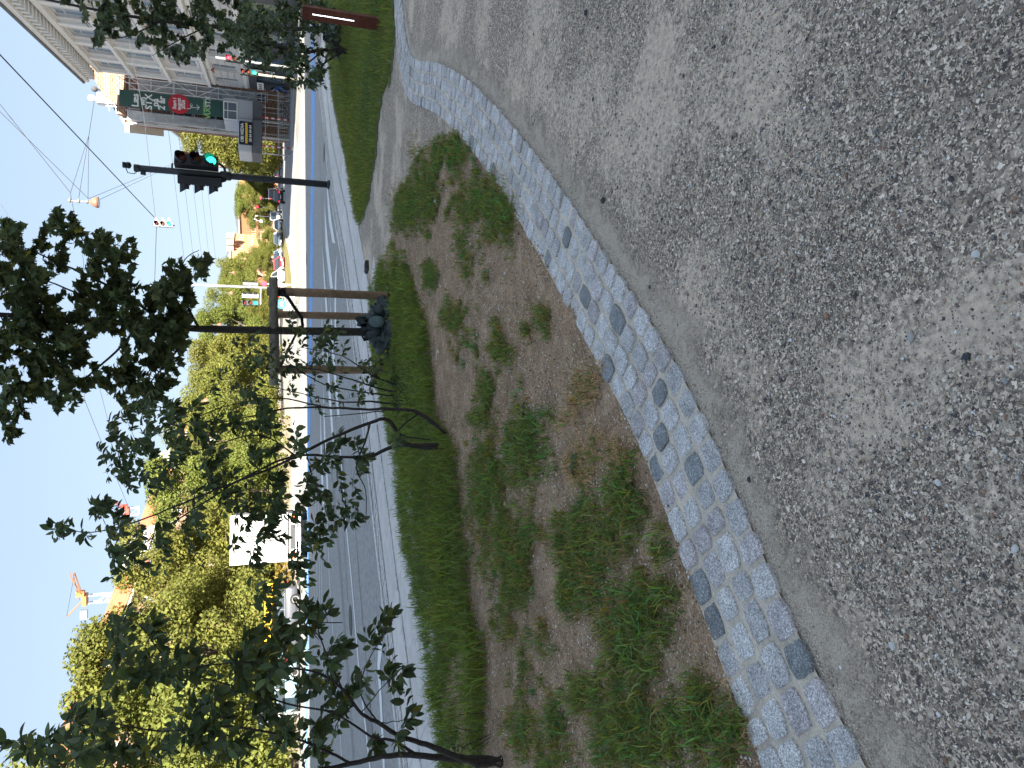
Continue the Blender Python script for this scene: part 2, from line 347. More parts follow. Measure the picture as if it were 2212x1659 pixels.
# band further off where sun falls, its sunlit tone put into the colour
wmark('sunlit_road_band',[zr(p) for p in [(642.5,-300),(643,0),(643.5,300),(643.5,600),(642.5,900)]],9.5,M_asphl,-.0975)
M_seam=mat('bitumen_seam',(.05,.05,.052),.7); M_patch=mat('asphalt_repair',(.20,.20,.20),.9,var=.2,scale=80)
wmark('bitumen_seam',[zr(p) for p in [(757,980),(771,1180),(789,1400),(812,1640)]],.035,M_seam); wmark('bitumen_seam',[zr(p) for p in [(690,300),(697,500),(714,760),(738,1060),(752,1300)]],.04,M_seam)
mark('asphalt_repair',[(733,990),(741,990),(755,1130),(746,1130)],M_patch,-.094); mark('asphalt_repair',[(781,1480),(797,1480),(806,1600),(789,1600)],M_patch,-.094)
for p_,r_ in (((728,1010),.33),((757,1340),.33),((700,330),.33),((662,560),.35)):
    g_=zr(p_,-.092); MB().lathe((g_[0],g_[1],-.095),[(r_,0),(r_,.006),(r_*.86,.003),(.02,.004)],20).build('manhole_cover',M_metal,ROAD)
wmark('tyre_wear',[zr(p) for p in [(715,1000),(733,1200),(748,1400),(764,1640)]],.5,mat('tyre_wear_dark',(.235,.232,.228),.85,var=.15,scale=20),-.0965)
# low traffic island with dry grass
M_dry=mat('dry_lawn',(.20,.17,.06),.95,var=.45,scale=3,bump=.4,bscale=12)
isl=[zr(p,0) for p in [(601,455),(606,520),(613,590),(622,640),(634,645),(633,610),(628,560),(617,510),(606,462)]]
im=MB(); n=len(isl); im.v=[Vector((*p,-.1)) for p in isl]+[Vector((*p,.03)) for p in isl]; im.f=[tuple(range(n,2*n))]+[(i,(i+1)%n,n+(i+1)%n,n+i) for i in range(n)]
ISL=structure('traffic_island',im,M_edge)
cx=sum(p[0] for p in isl)/n; cy=sum(p[1] for p in isl)/n
o=MB().poly([(cx+(p[0]-cx)*.93,cy+(p[1]-cy)*.93,.034) for p in isl]).build('island_turf',M_dry,ISL)
for o_ in (ISL,o):
    for p in o_.data.polygons: pass
isl2=[zr(p,0) for p in [(598,640),(606,640),(625,720),(632,900),(630,1300),(640,1659),(622,1659),(612,1200),(606,900)]]
# far lawn/forecourt strip left, between the road and the houses
im=MB(); n=len(isl2); im.v=[Vector((*p,-.1)) for p in isl2]+[Vector((*p,.03)) for p in isl2]; im.f=[tuple(range(n,2*n))]+[(i,(i+1)%n,n+(i+1)%n,n+i) for i in range(n)]
structure('far_pavement',im,mat('far_paving',(.30,.28,.25),.9,var=.1,scale=2))
# right-hand pavement round the corner buildings
rp=[(19.5,62),(21.5,58),(23.0,52),(21.5,40),(60,38),(140,300),(95,300),(33,110)]
im=MB(); n=len(rp); im.v=[Vector((*p,-.1)) for p in rp]+[Vector((*p,.02)) for p in rp]; im.f=[tuple(range(n,2*n))]+[(i,(i+1)%n,n+(i+1)%n,n+i) for i in range(n)]
structure('corner_pavement',im,mat('corner_paving',(.24,.24,.24),.9,var=.12,scale=2))
# ---- sett strip (four rows of granite setts in pale mortar)
Redge=[(-2.9,-.35),(-1.95,.62),(-1.06,1.54),(-.81,1.79),(-.41,2.10),(0,2.43),(.28,2.73),(.68,3.22),(1.18,3.81),(1.82,4.66),(2.5,5.65),(3.17,6.85),(3.52,7.65),(3.78,8.2),(4.12,8.62),(4.6,8.88),(5.3,9.12),(6.6,9.5),(8.5,10.0),(12,10.8)]
def smooth(pts,it=2):
    for _ in range(it):
        q=[pts[0]]
        for a,b in zip(pts,pts[1:]): q += [(a[0]*.75+b[0]*.25,a[1]*.75+b[1]*.25),(a[0]*.25+b[0]*.75,a[1]*.25+b[1]*.75)]
        q.append(pts[-1]); pts=q
    return pts
Redge=smooth(Redge); SW=.47
Ledge=offset_line(Redge,SW)
M_mortar=mat('sandy_mortar',(.74,.65,.53),.95,var=.2,scale=70,bump=.8,bscale=160,dirt=.12)
STRIP=structure('sett_edging',strip_mesh(offset_line(Redge,.004),offset_line(Redge,SW-.004),-.0015),M_mortar)
if STRIP.data.polygons[0].normal.z<0: STRIP.data.flip_normals()
def sett_mesh(seed,m):
    r=random.Random(seed); mb=MB(); n=14; ring=[]
    for k in range(n):
        t=2*math.pi*(k+.5)/n; c,s_=math.cos(t),math.sin(t); q=max(abs(c),abs(s_)); f=(1/q)*(1-.055*(min(abs(c),abs(s_))/q)**4)*r.uniform(.94,1.02)
        ring.append((c*f*.5,s_*f*.5))
    for z,k in ((-.03,1.0),(.000,1.0),(.0048,.965),(.0066,.86)):
        tilt=(r.uniform(-.002,.002),r.uniform(-.002,.002))
        for x,y in ring: mb.v.append(Vector((x*k,y*k,z+(x*tilt[0]+y*tilt[1])*1.2+(r.uniform(-.0007,.0007) if z>0 else 0))))
    for a in range(3):
        for j in range(n): mb.f.append((a*n+j,a*n+(j+1)%n,(a+1)*n+(j+1)%n,(a+1)*n+j))
    mb.v.append(Vector((0,0,.0070+r.uniform(-.0008,.001)))); c=len(mb.v)-1
    for j in range(n): mb.f.append((3*n+j,3*n+(j+1)%n,c))
    return mb.mesh('sett',m,False)
SETM={m.name:[sett_mesh(i*7+j,m) for i in range(8)] for j,m in enumerate((M_sett,M_settd,M_settp))}
# where the photograph shows single dark stones
darks=[G(*p) for p in [(1450,1515-120),(1710,1395),(1470,1265),(1395,1040),(1487,1020),(1430,915),(1345,715),(1265,615),(1180,588),(1303,848),(1428,855),(1232,505),(1060,385)]]
setts=[]
rowoff=[.050,.170,.290,.410]
for ri,ro in enumerate(rowoff):
    line=offset_line(Redge,ro); P=resample(line,.004); i=R.randint(0,12)
    while i<len(P)-40:
        L_=R.uniform(.105,.150) if R.random()>.12 else R.uniform(.09,.17); st=int(L_/.004); j=min(i+st//2,len(P)-1); p,d=P[j]
        setts.append((p.x,p.y,math.atan2(d.y,d.x)+R.gauss(0,.045),L_-R.uniform(.012,.022),.108*R.uniform(.93,1.04),R.gauss(0,.0045))); i+=st
setts.sort(key=lambda s_: s_[0]**2+s_[1]**2 if s_[1]>.9 else 1e6)
dark_idx=set()
for d_ in darks: dark_idx.add(min(range(len(setts)),key=lambda i:(setts[i][0]-d_[0])**2+(setts[i][1]-d_[1])**2))
rest={k:MB() for k in SETM}
for i,(x,y,a,l,wd,dz) in enumerate(setts):
    u=R.random(); nm='sett_dark' if (i in dark_idx or (u<.015)) else ('sett_mauve' if u<.20 else 'sett_grey')
    me=R.choice(SETM[nm]); M_=Matrix.Translation((x,y,max(-.007,min(.008,dz*.9))))@Matrix.Rotation(a+(math.pi if R.random()<.5 else 0),4,'Z')@Matrix.Rotation(R.gauss(0,.025),4,'X')@Matrix.Diagonal((l,wd,1,1))
    if i<300: o=link('sett',me,STRIP); o.matrix_local=M_
    else:
        mb=rest[nm]; b0=len(mb.v); mb.v+= [M_@v.co for v in me.vertices]; mb.f+=[tuple(b0+q for q in p.vertices) for p in me.polygons]
for nm,mb in rest.items():
    if mb.v: o=mb.build('far_setts',MATS[nm],STRIP,True); o['kind']='stuff'
# ---- planting bed soil and lawns
def sheet(name,poly,m,cell,z,amp,sc,seed=0):
    P=np.array(poly); x0,y0=P.min(0); x1,y1=P.max(0); nx=int((x1-x0)/cell)+2; ny=int((y1-y0)/cell)+2
    gx,gy=np.meshgrid(x0+np.arange(nx)*cell,y0+np.arange(ny)*cell,indexing='ij')
    gz=z+amp*(.5+.5*np.sin(gx*sc+seed)*np.cos(gy*sc*1.3+seed*2)+.25*np.sin(gx*sc*3.1+gy*sc*2.2)+.12*NR.randn(nx,ny))
    V=np.stack([gx.ravel(),gy.ravel(),gz.ravel()],1); C=np.stack([gx[:-1,:-1].ravel()+cell/2,gy[:-1,:-1].ravel()+cell/2],1); ins=in_poly(C,poly)
    I,J=np.meshgrid(np.arange(nx-1),np.arange(ny-1),indexing='ij'); a=(I*ny+J).ravel()[ins]; F=np.stack([a,a+ny,a+ny+1,a+1],1)
    o=link(name,npmesh(name,V,F,m,smooth=True)); o['kind']='structure'; return o
bedpav=[(1.62,12.1),(1.0,12.0),(.22,11.5),(-.47,10.3),(-1.07,9.62),(-1.5,9.18),(-1.97,8.58),(-2.3,7.95),(-2.7,7.5),(-3.17,7.0),(-3.62,6.5),(-5,5.1),(-8,2)]
bedpath=[(2.30,6.35),(2.46,6.9),(2.58,7.86),(2.5,8.9),(2.33,9.43),(2.02,10.03),(1.73,11.19),(1.62,12.0)]
sl_=[p for p in offset_line(Redge,SW-.06) if p[1]<6.4]
BED=[(p[0]-.01,p[1]+.01) for p in sl_]+bedpath+bedpav+[(-6,-1)]
def soil_mat():
    m=bpy.data.materials.new('bare_soil'); N,L=nodes(m); b=N['Principled BSDF']; b.inputs['Roughness'].default_value=.97; b.inputs['Specular IOR Level'].default_value=.1
    tc=N.new('ShaderNodeTexCoord').outputs['Object']
    v=N.new('ShaderNodeTexVoronoi'); v.inputs['Scale'].default_value=170; L.new(tc,v.inputs['Vector']); s=N.new('ShaderNodeSeparateColor'); L.new(v.outputs['Color'],s.inputs[0])
    r=ramp(N,[(0,(.03,.021,.014)),(.4,(.09,.063,.042)),(.7,(.155,.11,.074)),(.9,(.22,.165,.115)),(1,(.32,.27,.21))]); L.new(s.outputs[0],r.inputs[0])
    n=N.new('ShaderNodeTexNoise'); n.inputs['Scale'].default_value=5; n.inputs['Detail'].default_value=9; n.inputs['Roughness'].default_value=.7; L.new(tc,n.inputs['Vector'])
    r2=ramp(N,[(.32,(.055,.035,.022)),(.5,(.135,.092,.060)),(.66,(.22,.16,.11))]); L.new(n.outputs[0],r2.inputs[0])
    mx=N.new('ShaderNodeMix'); mx.data_type='RGBA'; mx.inputs[0].default_value=.5; L.new(r.outputs[0],mx.inputs[6]); L.new(r2.outputs[0],mx.inputs[7])
    k_=N.new('ShaderNodeVectorMath'); k_.operation='SCALE'; k_.inputs['Scale'].default_value=3.3; L.new(mx.outputs[2],k_.inputs[0]); L.new(k_.outputs[0],b.inputs['Base Color'])
    bp=N.new('ShaderNodeBump'); bp.inputs['Strength'].default_value=.8; bp.inputs['Distance'].default_value=.012; L.new(v.outputs['Distance'],bp.inputs['Height']); L.new(bp.outputs[0],b.inputs['Normal'])
    return m
M_soil=soil_mat()
sheet('soil_bed',BED,M_soil,.045,-.012,.011,2.2,1)
lawnL=[(12.5,24.6),(9.5,21.4),(7.98,20.0),(6.16,17.6),(4.87,15.92),(3.87,14.8),(3.25,14.05)]
lawnR=[(3.0,13.6),(3.04,13.3),(3.09,12.33),(3.33,12.03),(3.66,11.35),(4.05,11.19),(4.29,10.7),(4.25,9.95),(4.66,9.55),(5.3,9.72),(6.5,10.1),(8.4,10.6),(12,11.4),(26,14),(26,33)]
LAWN=lawnL+lawnR
M_lawn=mat('lawn_turf',(.12,.15,.05),.95,var=.5,scale=12,bump=.5,bscale=30)
sheet('lawn',LAWN,M_lawn,.12,-.014,.010,.9,3)
# ---- grass blades (nobody could count them)
def blades(name,P,H,Wd,tint,m,lean=.35,z0=0.):
    n=len(P); a=NR.rand(n)*2*np.pi; ln=np.abs(NR.randn(n))*lean+.12; la=NR.rand(n)*2*np.pi
    wx=np.cos(a)*Wd/2; wy=np.sin(a)*Wd/2; dx=np.cos(la)*ln*H; dy=np.sin(la)*ln*H
    x,y=P[:,0],P[:,1]; zb=z0+np.zeros(n)
    v=np.empty((n,5,3)); v[:,0]=np.stack([x-wx,y-wy,zb],1); v[:,1]=np.stack([x+wx,y+wy,zb],1)
    v[:,2]=np.stack([x-wx*.75+dx*.35,y-wy*.75+dy*.35,zb+H*.6],1); v[:,3]=np.stack([x+wx*.75+dx*.35,y+wy*.75+dy*.35,zb+H*.6],1)
    v[:,4]=np.stack([x+dx,y+dy,zb+H*np.clip(1-ln*.3,.4,1)],1)
    b=np.arange(n)[:,None]*5; F=np.concatenate([b+[0,1,3],b+[0,3,2],b+[2,3,4]]); T=np.repeat(tint,5,axis=0)
    T=T*np.tile(np.array([.55,.55,.9,.9,1.15]),n)[:,None] if False else T
    o=link(name,npmesh(name,v.reshape(-1,3),F,m,T)); o['kind']='stuff'; o['category']='grass'; return o
M_blade=mat('grass_blade',(.195,.232,.062),.75,attr=True,transl=.3,spec=.15)
M_straw=mat('dry_straw',(.62,.45,.28),.85,attr=True,spec=.15)
def mixblades(H,Wd,T,f=.14,k=1.6):
    b=NR.rand(len(H))<f; H=H*np.where(b,1.35,1); Wd=Wd*np.where(b,k,1); T=T*np.where(b,1.32,.90)[:,None]; return H,Wd,T
def scatter_poly(poly,n):
    P=np.array(poly); lo,hi=P.min(0),P.max(0); Q=lo+NR.rand(n,2)*(hi-lo); return Q[in_poly(Q,poly)]
def px2w(poly): return [G(*p) for p in poly]
def clump(Q,seed,sc=1.6,th=.0):
    k=np.zeros(len(Q)); r=np.random.RandomState(seed)
    for f in (1,2.3,4.7,9.1): 
        for _ in range(2):
            t=r.rand()*6.28; k+=np.sin((Q[:,0]*math.cos(t)+Q[:,1]*math.sin(t))*sc*f*2+r.rand()*6.28)/f**.6
    return k
Q=scatter_poly(LAWN,560000); d=np.hypot(Q[:,0],Q[:,1]); Q=Q[(NR.rand(len(Q))<np.clip(13/d,.1,1)**1.6)&(d<30)&(clump(Q,5,.7)>-3.2)]
Q=Q[Q[:,0]<Q[:,1]*.62+1.2]
n=len(Q); g=clump(Q,6,.5); T=np.stack([1+.18*g*.4+.15*NR.randn(n),1+.10*g*.4+.12*NR.randn(n),.9+.2*NR.randn(n)],1).clip(.4,2)
tag(blades('lawn_grass',Q,*mixblades(.06+.03*NR.rand(n)+.012*np.clip(g,0,2),.008+.004*NR.rand(n),T),M_blade),'short green lawn grass around the rusty light bollard')
# bed: lush bank beside the footway, then patches
lush=px2w([(800,625),(812,596),(850,520),(878,560),(905,640),(925,700),(935,800),(945,900),(985,965),(1000,1100),(1010,1200),(1020,1316),(1050,1400),(1052,1500),(1045,1600),(1050,1700)])+[(-4.6,4.9),(-3.62,6.5),(-3.17,7.0),(-2.7,7.5),(-2.3,7.95),(-1.97,8.58),(-1.5,9.18),(-1.07,9.62),(-.47,10.3),(.22,11.5),(1.0,12.0)]
Q=scatter_poly(lush,125000); Q=Q+NR.randn(len(Q),2)*.05; k_=clump(Q,2,1.1); kk=clump(Q,44,2.6); Q=Q[((k_+kk*.6>-1.5)|(NR.rand(len(Q))<.2))&~((Q[:,0]*.7-Q[:,1]*.72<-8.02)&(Q[:,1]<11.5)&(NR.rand(len(Q))<.0))]
n=len(Q); g=clump(Q,8,.9); hh=np.where(Q[:,1]<9.3,1.0,.62)
T=np.stack([.95+.16*g*.5+.11*NR.randn(n),1.05+.12*g*.5+.15*NR.randn(n),.85+.25*NR.randn(n)],1).clip(.35,2.2)
tag(blades('bank_grass',Q,*mixblades((.075+.07*NR.rand(n)+.02*np.clip(g,-1,2))*hh,.0060+.003*NR.rand(n),T),M_blade,.8),'long lush green grass along the back of the footway')
patches=[(980,683,24,32,.9,0),(1174,692,22,34,.7,0),(1086,740,34,42,.8,0),(1136,718,15,18,.8,0),(1057,842,13,38,.8,0),(1090,463,32,66,.8,0),(930,592,18,32,.8,0),(970,338,44,50,.7,0),(926,422,30,70,.8,0),(1052,433,54,62,.65,0),(874,445,36,50,1,0),
 (1271,832,28,48,.9,1),(1054,1038,28,84,1,0),(1137,967,48,80,1,0),(1110,1172,46,70,.9,0),(1252,1192,68,110,.85,0),(1363,1082,46,84,.9,0),(1207,1274,24,26,.8,0),(1040,896,20,26,.8,0),(1051,840,16,18,.8,0),
 (1116,1270,37,52,.9,0),(1214,1282,30,33,.9,0),(1338,1364,42,62,1,0),(1259,1500,32,38,.9,0),(1198,1559,24,54,.9,0),(1350,1600,76,64,1,0),(1385,1425,40,112,.9,0),(1357,1085,34,86,.6,0),(1414,1315,46,118,.9,0),(1523,1479,38,36,1,0),(1550,1566,60,95,1,0),(1377,1566,62,94,.9,0),(1480,1570,50,80,.7,0),(1300,1500,60,70,.6,0),(1130,1560,40,60,.6,0),(1090,1350,34,50,.45,0),(1160,1180,40,60,.5,0),(1400,1250,40,60,.5,0),(1000,450,40,60,.4,0),(900,330,22,40,.5,0),(1250,1010,28,40,.9,1),(1290,960,30,34,.7,1),(1340,980,30,40,.5,1),(1200,1640,60,40,.5,0),(1130,1450,30,60,.35,0),(1285,1290,50,40,.35,0),(1010,560,30,60,.3,0),(1050,1100,60,160,.35,0),(1300,1190,80,160,.3,0),(1460,1610,60,60,.5,0),(1440,1180,20,50,.5,0),(1230,900,24,30,.5,1),(1165,1380,26,36,.5,0),(1010,760,30,60,.25,0)]
for q_ in scatter_poly(BED,170):
    if 1.6<q_[1]<9.5:
        dd_=math.hypot(*q_); k1=R.uniform(.04,.13)*FPX/dd_/2.2; t_=EYE/dd_
        xx=q_[0];yy=q_[1]; den=yy*cp+EYE*sp; v_=1106+FPX*((EYE*cp-yy*sp)/den); u_=829.5-FPX*xx/den
        patches.append((v_,u_,k1*.55,k1*1.2,R.uniform(.12,.55),R.random()<.3))
Qs=[];Ts=[];Hs=[];dry=[]
for (px,py,rx,ry,dens,isdry) in patches:
    c=np.array(G(px,py)); ex=np.array(G(px+rx,py))-c; ey=np.array(G(px,py-ry))-c; area=abs(ex[0]*ey[1]-ex[1]*ey[0])*math.pi
    n=int(min(20000,area*11500*dens)); 
    # grow in little tufts
    nt_=max(5,n//22); t=NR.rand(nt_)*2*np.pi; rr=NR.rand(nt_)**.6*(1.05+.3*NR.randn(nt_)); tc=c+np.outer(rr*np.cos(t),ex)+np.outer(rr*np.sin(t),ey)
    tc=tc[clump(tc,3,1.7)>-1.7]
    if len(tc)==0: continue
    idx=NR.randint(0,len(tc),n); q=tc[idx]+NR.randn(n,2)*.022
    tt=1+.3*NR.randn(len(tc)); T=np.stack([tt[idx]*.92+.10*NR.randn(n),np.clip(1+.2*NR.randn(n),.5,1.6),.95+.3*NR.randn(n)],1).clip(.4,2.2)
    isd=NR.rand(n)<(.75 if isdry else .12); 
    Qs.append(q[~isd]);Ts.append(T[~isd]);Hs.append((.026+.044*NR.rand(n))[~isd]*(.7+.5*dens)); dry.append(q[isd])
Q=np.concatenate(Qs);T=np.concatenate(Ts);H=np.concatenate(Hs); ok=in_poly(Q,BED)|(NR.rand(len(Q))<.10); Q,T,H=Q[ok],T[ok],H[ok]
tag(blades('bed_grass',Q,*mixblades(H,.0036+.0022*NR.rand(len(Q)),T,.16,1.7),M_blade,.9),'patchy grass tufts on worn brown soil beside the setts')
# dry straw and thatch lying on the soil
Qd=np.concatenate(dry); Q2=scatter_poly(BED,110000); d=np.hypot(Q2[:,0],Q2[:,1]); k_=clump(Q2,12,1.3); Q2=Q2[(d<8.5)&(NR.rand(len(Q2))<np.clip(4.2/d,.1,1))&((k_>.3)|(NR.rand(len(Q2))<.35))]
def litter(name,Q,L0,Wd,z,m,tint,up=.25):
    n=len(Q); a=NR.rand(n)*2*np.pi; L_=L0*(.5+NR.rand(n)); dx=np.cos(a)*L_; dy=np.sin(a)*L_; nx=-np.sin(a)*Wd; ny=np.cos(a)*Wd; u=np.abs(NR.randn(n))*up*L_
    b2=NR.randn(n)*.25
    v=np.empty((n,6,3)); x,y=Q[:,0],Q[:,1]
    v[:,0]=np.stack([x,y,z+0*x],1); v[:,1]=np.stack([x+nx,y+ny,z+0*x],1)
    mx_=x+dx*.5-dy*b2; my_=y+dy*.5+dx*b2
    v[:,2]=np.stack([mx_,my_,z+u],1); v[:,3]=np.stack([mx_+nx,my_+ny,z+u],1); v[:,4]=np.stack([x+dx,y+dy,z+u*.4],1); v[:,5]=np.stack([x+dx+nx,y+dy+ny,z+u*.4],1)
    b=np.arange(n)[:,None]*6; F=np.concatenate([b+[0,1,3],b+[0,3,2],b+[2,3,5],b+[2,5,4]]); o=link(name,npmesh(name,v.reshape(-1,3),F,m,np.repeat(tint,6,axis=0))); o['kind']='stuff'; return o
Q=np.concatenate([Qd,Qd+NR.randn(*Qd.shape)*.02,Q2]); n=len(Q); t=.35+.75*NR.rand(n)
tag(litter('dry_thatch',Q,.032,.0022,.014,M_straw,np.stack([t*1.15,t*(.92+.12*NR.rand(n)),t*.78],1)),'dead straw coloured thatch lying over the bare soil','thatch')
# pebbles
M_peb=mat('pebble',(1,1,1),.8,attr=True,spec=.3)
def pebbles(name,Q,S,z,label,cols,flat=.6):
    n=len(Q); base=np.array([(1,0,0),(-1,0,0),(0,1,0),(0,-1,0),(0,0,1),(0,0,-1)],float); F0=np.array([(0,2,4),(2,1,4),(1,3,4),(3,0,4),(2,0,5),(1,2,5),(3,1,5),(0,3,5)])
    # twelve-triangle-ish lumps: octahedra with a broken top ridge
    V=base[None]*(1+.35*NR.randn(n,6,1)*.6)+.16*NR.randn(n,6,3); a=NR.rand(n)*6.28; ca,sa=np.cos(a),np.sin(a)
    V[:,:,0]*=(.85+.4*NR.rand(n,1)); V[:,:,2]*=flat
    X=V[:,:,0]*ca[:,None]-V[:,:,1]*sa[:,None]; Y=V[:,:,0]*sa[:,None]+V[:,:,1]*ca[:,None]
    V=np.stack([X,Y,V[:,:,2]],2)*S[:,None,None]; V[:,:,0]+=Q[:,0:1]; V[:,:,1]+=Q[:,1:2]; V[:,:,2]+=z+S[:,None]*.22
    F=(F0[None]+np.arange(n)[:,None,None]*6).reshape(-1,3); T=(np.array(cols)[NR.randint(0,len(cols),n)]*(.75+.5*NR.rand(n,1))*np.array([2.2,2.0,1.78])).clip(0,.8)
    o=link(name,npmesh(name,V.reshape(-1,3),F,M_peb,np.repeat(T,6,axis=0))); o['kind']='stuff'; return tag(o,label,'gravel')
cols=[(.05,.052,.06),(.08,.075,.072),(.12,.11,.10),(.035,.038,.045),(.17,.155,.14),(.24,.215,.19),(.15,.10,.078),(.30,.28,.25),(.09,.10,.11),(.50,.48,.44),(.2,.215,.23)]
Rr=[p for p in Redge if .3<p[1]<9]
area=[(p[0]+.05,p[1]-.05) for p in Rr if p[1]<7.2]+[(5.0,7.6),(5.6,6.0),(2.6,1.0),(-1.2,.7)]
Q=scatter_poly(area,900000); d=np.hypot(Q[:,0],Q[:,1]-.2); k_=clump(Q,21,.75); RL=np.array([q for q in Redge if .2<q[1]<8]); dm=np.min(np.hypot(Q[:,0:1]-RL[None,:,0],Q[:,1:2]-RL[None,:,1]),axis=1); k_=k_-2.4*np.clip(1-dm/.42,0,1); keep=NR.rand(len(Q))<np.clip(2.0/d,0,1)**2.1*np.clip(.55+.5*k_*.5,.05,1); Q=Q[keep]; n=len(Q)
S=.0018+.0015*NR.rand(n)+np.where(NR.rand(n)<.14,.0034*NR.rand(n),0)+np.where(NR.rand(n)<.006,.006,0)
pebbles('loose_pebbles',Q,S,-.016,'loose dark and white pebbles scattered over the gravel forecourt',cols)
Q=scatter_poly(BED,420000); d=np.hypot(Q[:,0],Q[:,1]); k_=clump(Q,31,1.0); keep=(NR.rand(len(Q))<np.clip(3.4/d,0,1)**1.5*np.clip(.45+.5*k_*.5,.10,1)); Q=Q[keep]; n=len(Q)
pebbles('bed_pebbles',Q,.0036+.0030*NR.rand(n)+np.where(NR.rand(n)<.02,.004,0),.004,'small pale and grey pebbles strewn over the soil bed',[(.34,.29,.24),(.14,.10,.075),(.42,.37,.31),(.06,.045,.035),(.6,.56,.5),(.22,.155,.105),(.09,.065,.05)])
# loose gravel swept against the setts
Q=[]; 
for p,d in resample([q for q in Redge if q[1]<7],.01):
    for _ in range(5): o_=abs(R.gauss(0,.03)); Q.append((p.x+d.y*(o_)+R.gauss(0,.004),p.y-d.x*(o_)+R.gauss(0,.004)))
Q=np.array(Q); pebbles('edge_grit',Q,.0018+.0018*NR.rand(len(Q)),-.010,'fine grit swept along the outer edge of the setts',[(.3,.28,.25),(.2,.19,.18),(.1,.1,.1),(.38,.35,.32)])
def dust_mat():
    m=bpy.data.materials.new('swept_dust'); N,L=nodes(m); b=N['Principled BSDF']; b.inputs['Roughness'].default_value=.95
    tc=N.new('ShaderNodeTexCoord'); n=N.new('ShaderNodeTexNoise'); n.inputs['Scale'].default_value=6; n.inputs['Detail'].default_value=9; n.inputs['Roughness'].default_value=.75; L.new(tc.outputs['Object'],n.inputs['Vector'])
    v=N.new('ShaderNodeTexNoise'); v.inputs['Scale'].default_value=170; v.inputs['Detail'].default_value=3; L.new(tc.outputs['Object'],v.inputs['Vector'])
    r=ramp(N,[(.3,(.22,.18,.14)),(.48,(.50,.425,.335)),(.7,(.66,.57,.46))]); L.new(v.outputs[0],r.inputs[0]); L.new(r.outputs[0],b.inputs['Base Color'])
    s=N.new('ShaderNodeSeparateXYZ'); L.new(tc.outputs['UV'],s.inputs[0])
    a=N.new('ShaderNodeMath'); a.operation='MULTIPLY_ADD'; L.new(n.outputs[0],a.inputs[0]); a.inputs[1].default_value=1.9; L.new(s.outputs[0],a.inputs[2])
    mr=N.new('ShaderNodeMapRange'); mr.inputs[1].default_value=1.55; mr.inputs[2].default_value=1.15; mr.inputs[3].default_value=0; mr.inputs[4].default_value=.85; L.new(a.outputs[0],mr.inputs[0])
    t=N.new('ShaderNodeBsdfTransparent'); mx=N.new('ShaderNodeMixShader'); L.new(mr.outputs[0],mx.inputs[0]); L.new(t.outputs[0],mx.inputs[1]); L.new(b.outputs[0],mx.inputs[2]); L.new(mx.outputs[0],N['Material Output'].inputs[0]); return m
la=offset_line(Redge,.02); lb=offset_line(Redge,-.36); o=strip_mesh(la,lb,-.0125).build('swept_dust',dust_mat()); o['kind']='structure'
if o.data.polygons[0].normal.z<0: o.data.flip_normals()
uv=o.data.uv_layers.new(name='UVMap'); setA={(round(p[0],4),round(p[1],4)) for p in la}
for lp in o.data.loops: c=o.data.vertices[lp.vertex_index].co; uv.data[lp.index].uv=(0 if (round(c.x,4),round(c.y,4)) in setA else 1,0)
# broadleaf weeds, single objects
def weed(px,py,s,label,grp='broadleaf weeds in the worn bed'):
    x,y=G(px,py,.01); mb=MB(); r=random.Random(px)
    t=thing('weed_plant',label,'weed',(x,y,.012),0,grp); mw=mat('weed_leaf',(.075,.115,.06),.7,var=.2,transl=.2)
    for k in range(9):
        a=r.uniform(0,6.28); L_=s*r.uniform(.6,1.1); w_=L_*.2; c,sn=math.cos(a),math.sin(a); mb=MB()
        for q,(l,wd,z) in enumerate(((0,.2,0),(.35,1,.16),(.7,.9,.2),(1,.1,.1))):
            for sg in (-1,1): mb.v.append(Vector((c*l*L_-sn*sg*w_*wd,sn*l*L_+c*sg*w_*wd,z*L_+.012*(sg>0))))
        mb.f=[(0,1,3,2),(2,3,5,4),(4,5,7,6)]; mb.build('leaf',mw,t)
weed(1247,1005,.07,'blue green rosette weed just left of the dry tuft by the setts',None)
weed(1135,885,.05,'small grey green weed in bare soil between grass patches',None)
weed(1100,1230,.06,'broadleaf weed at the edge of the long bank grass',None)
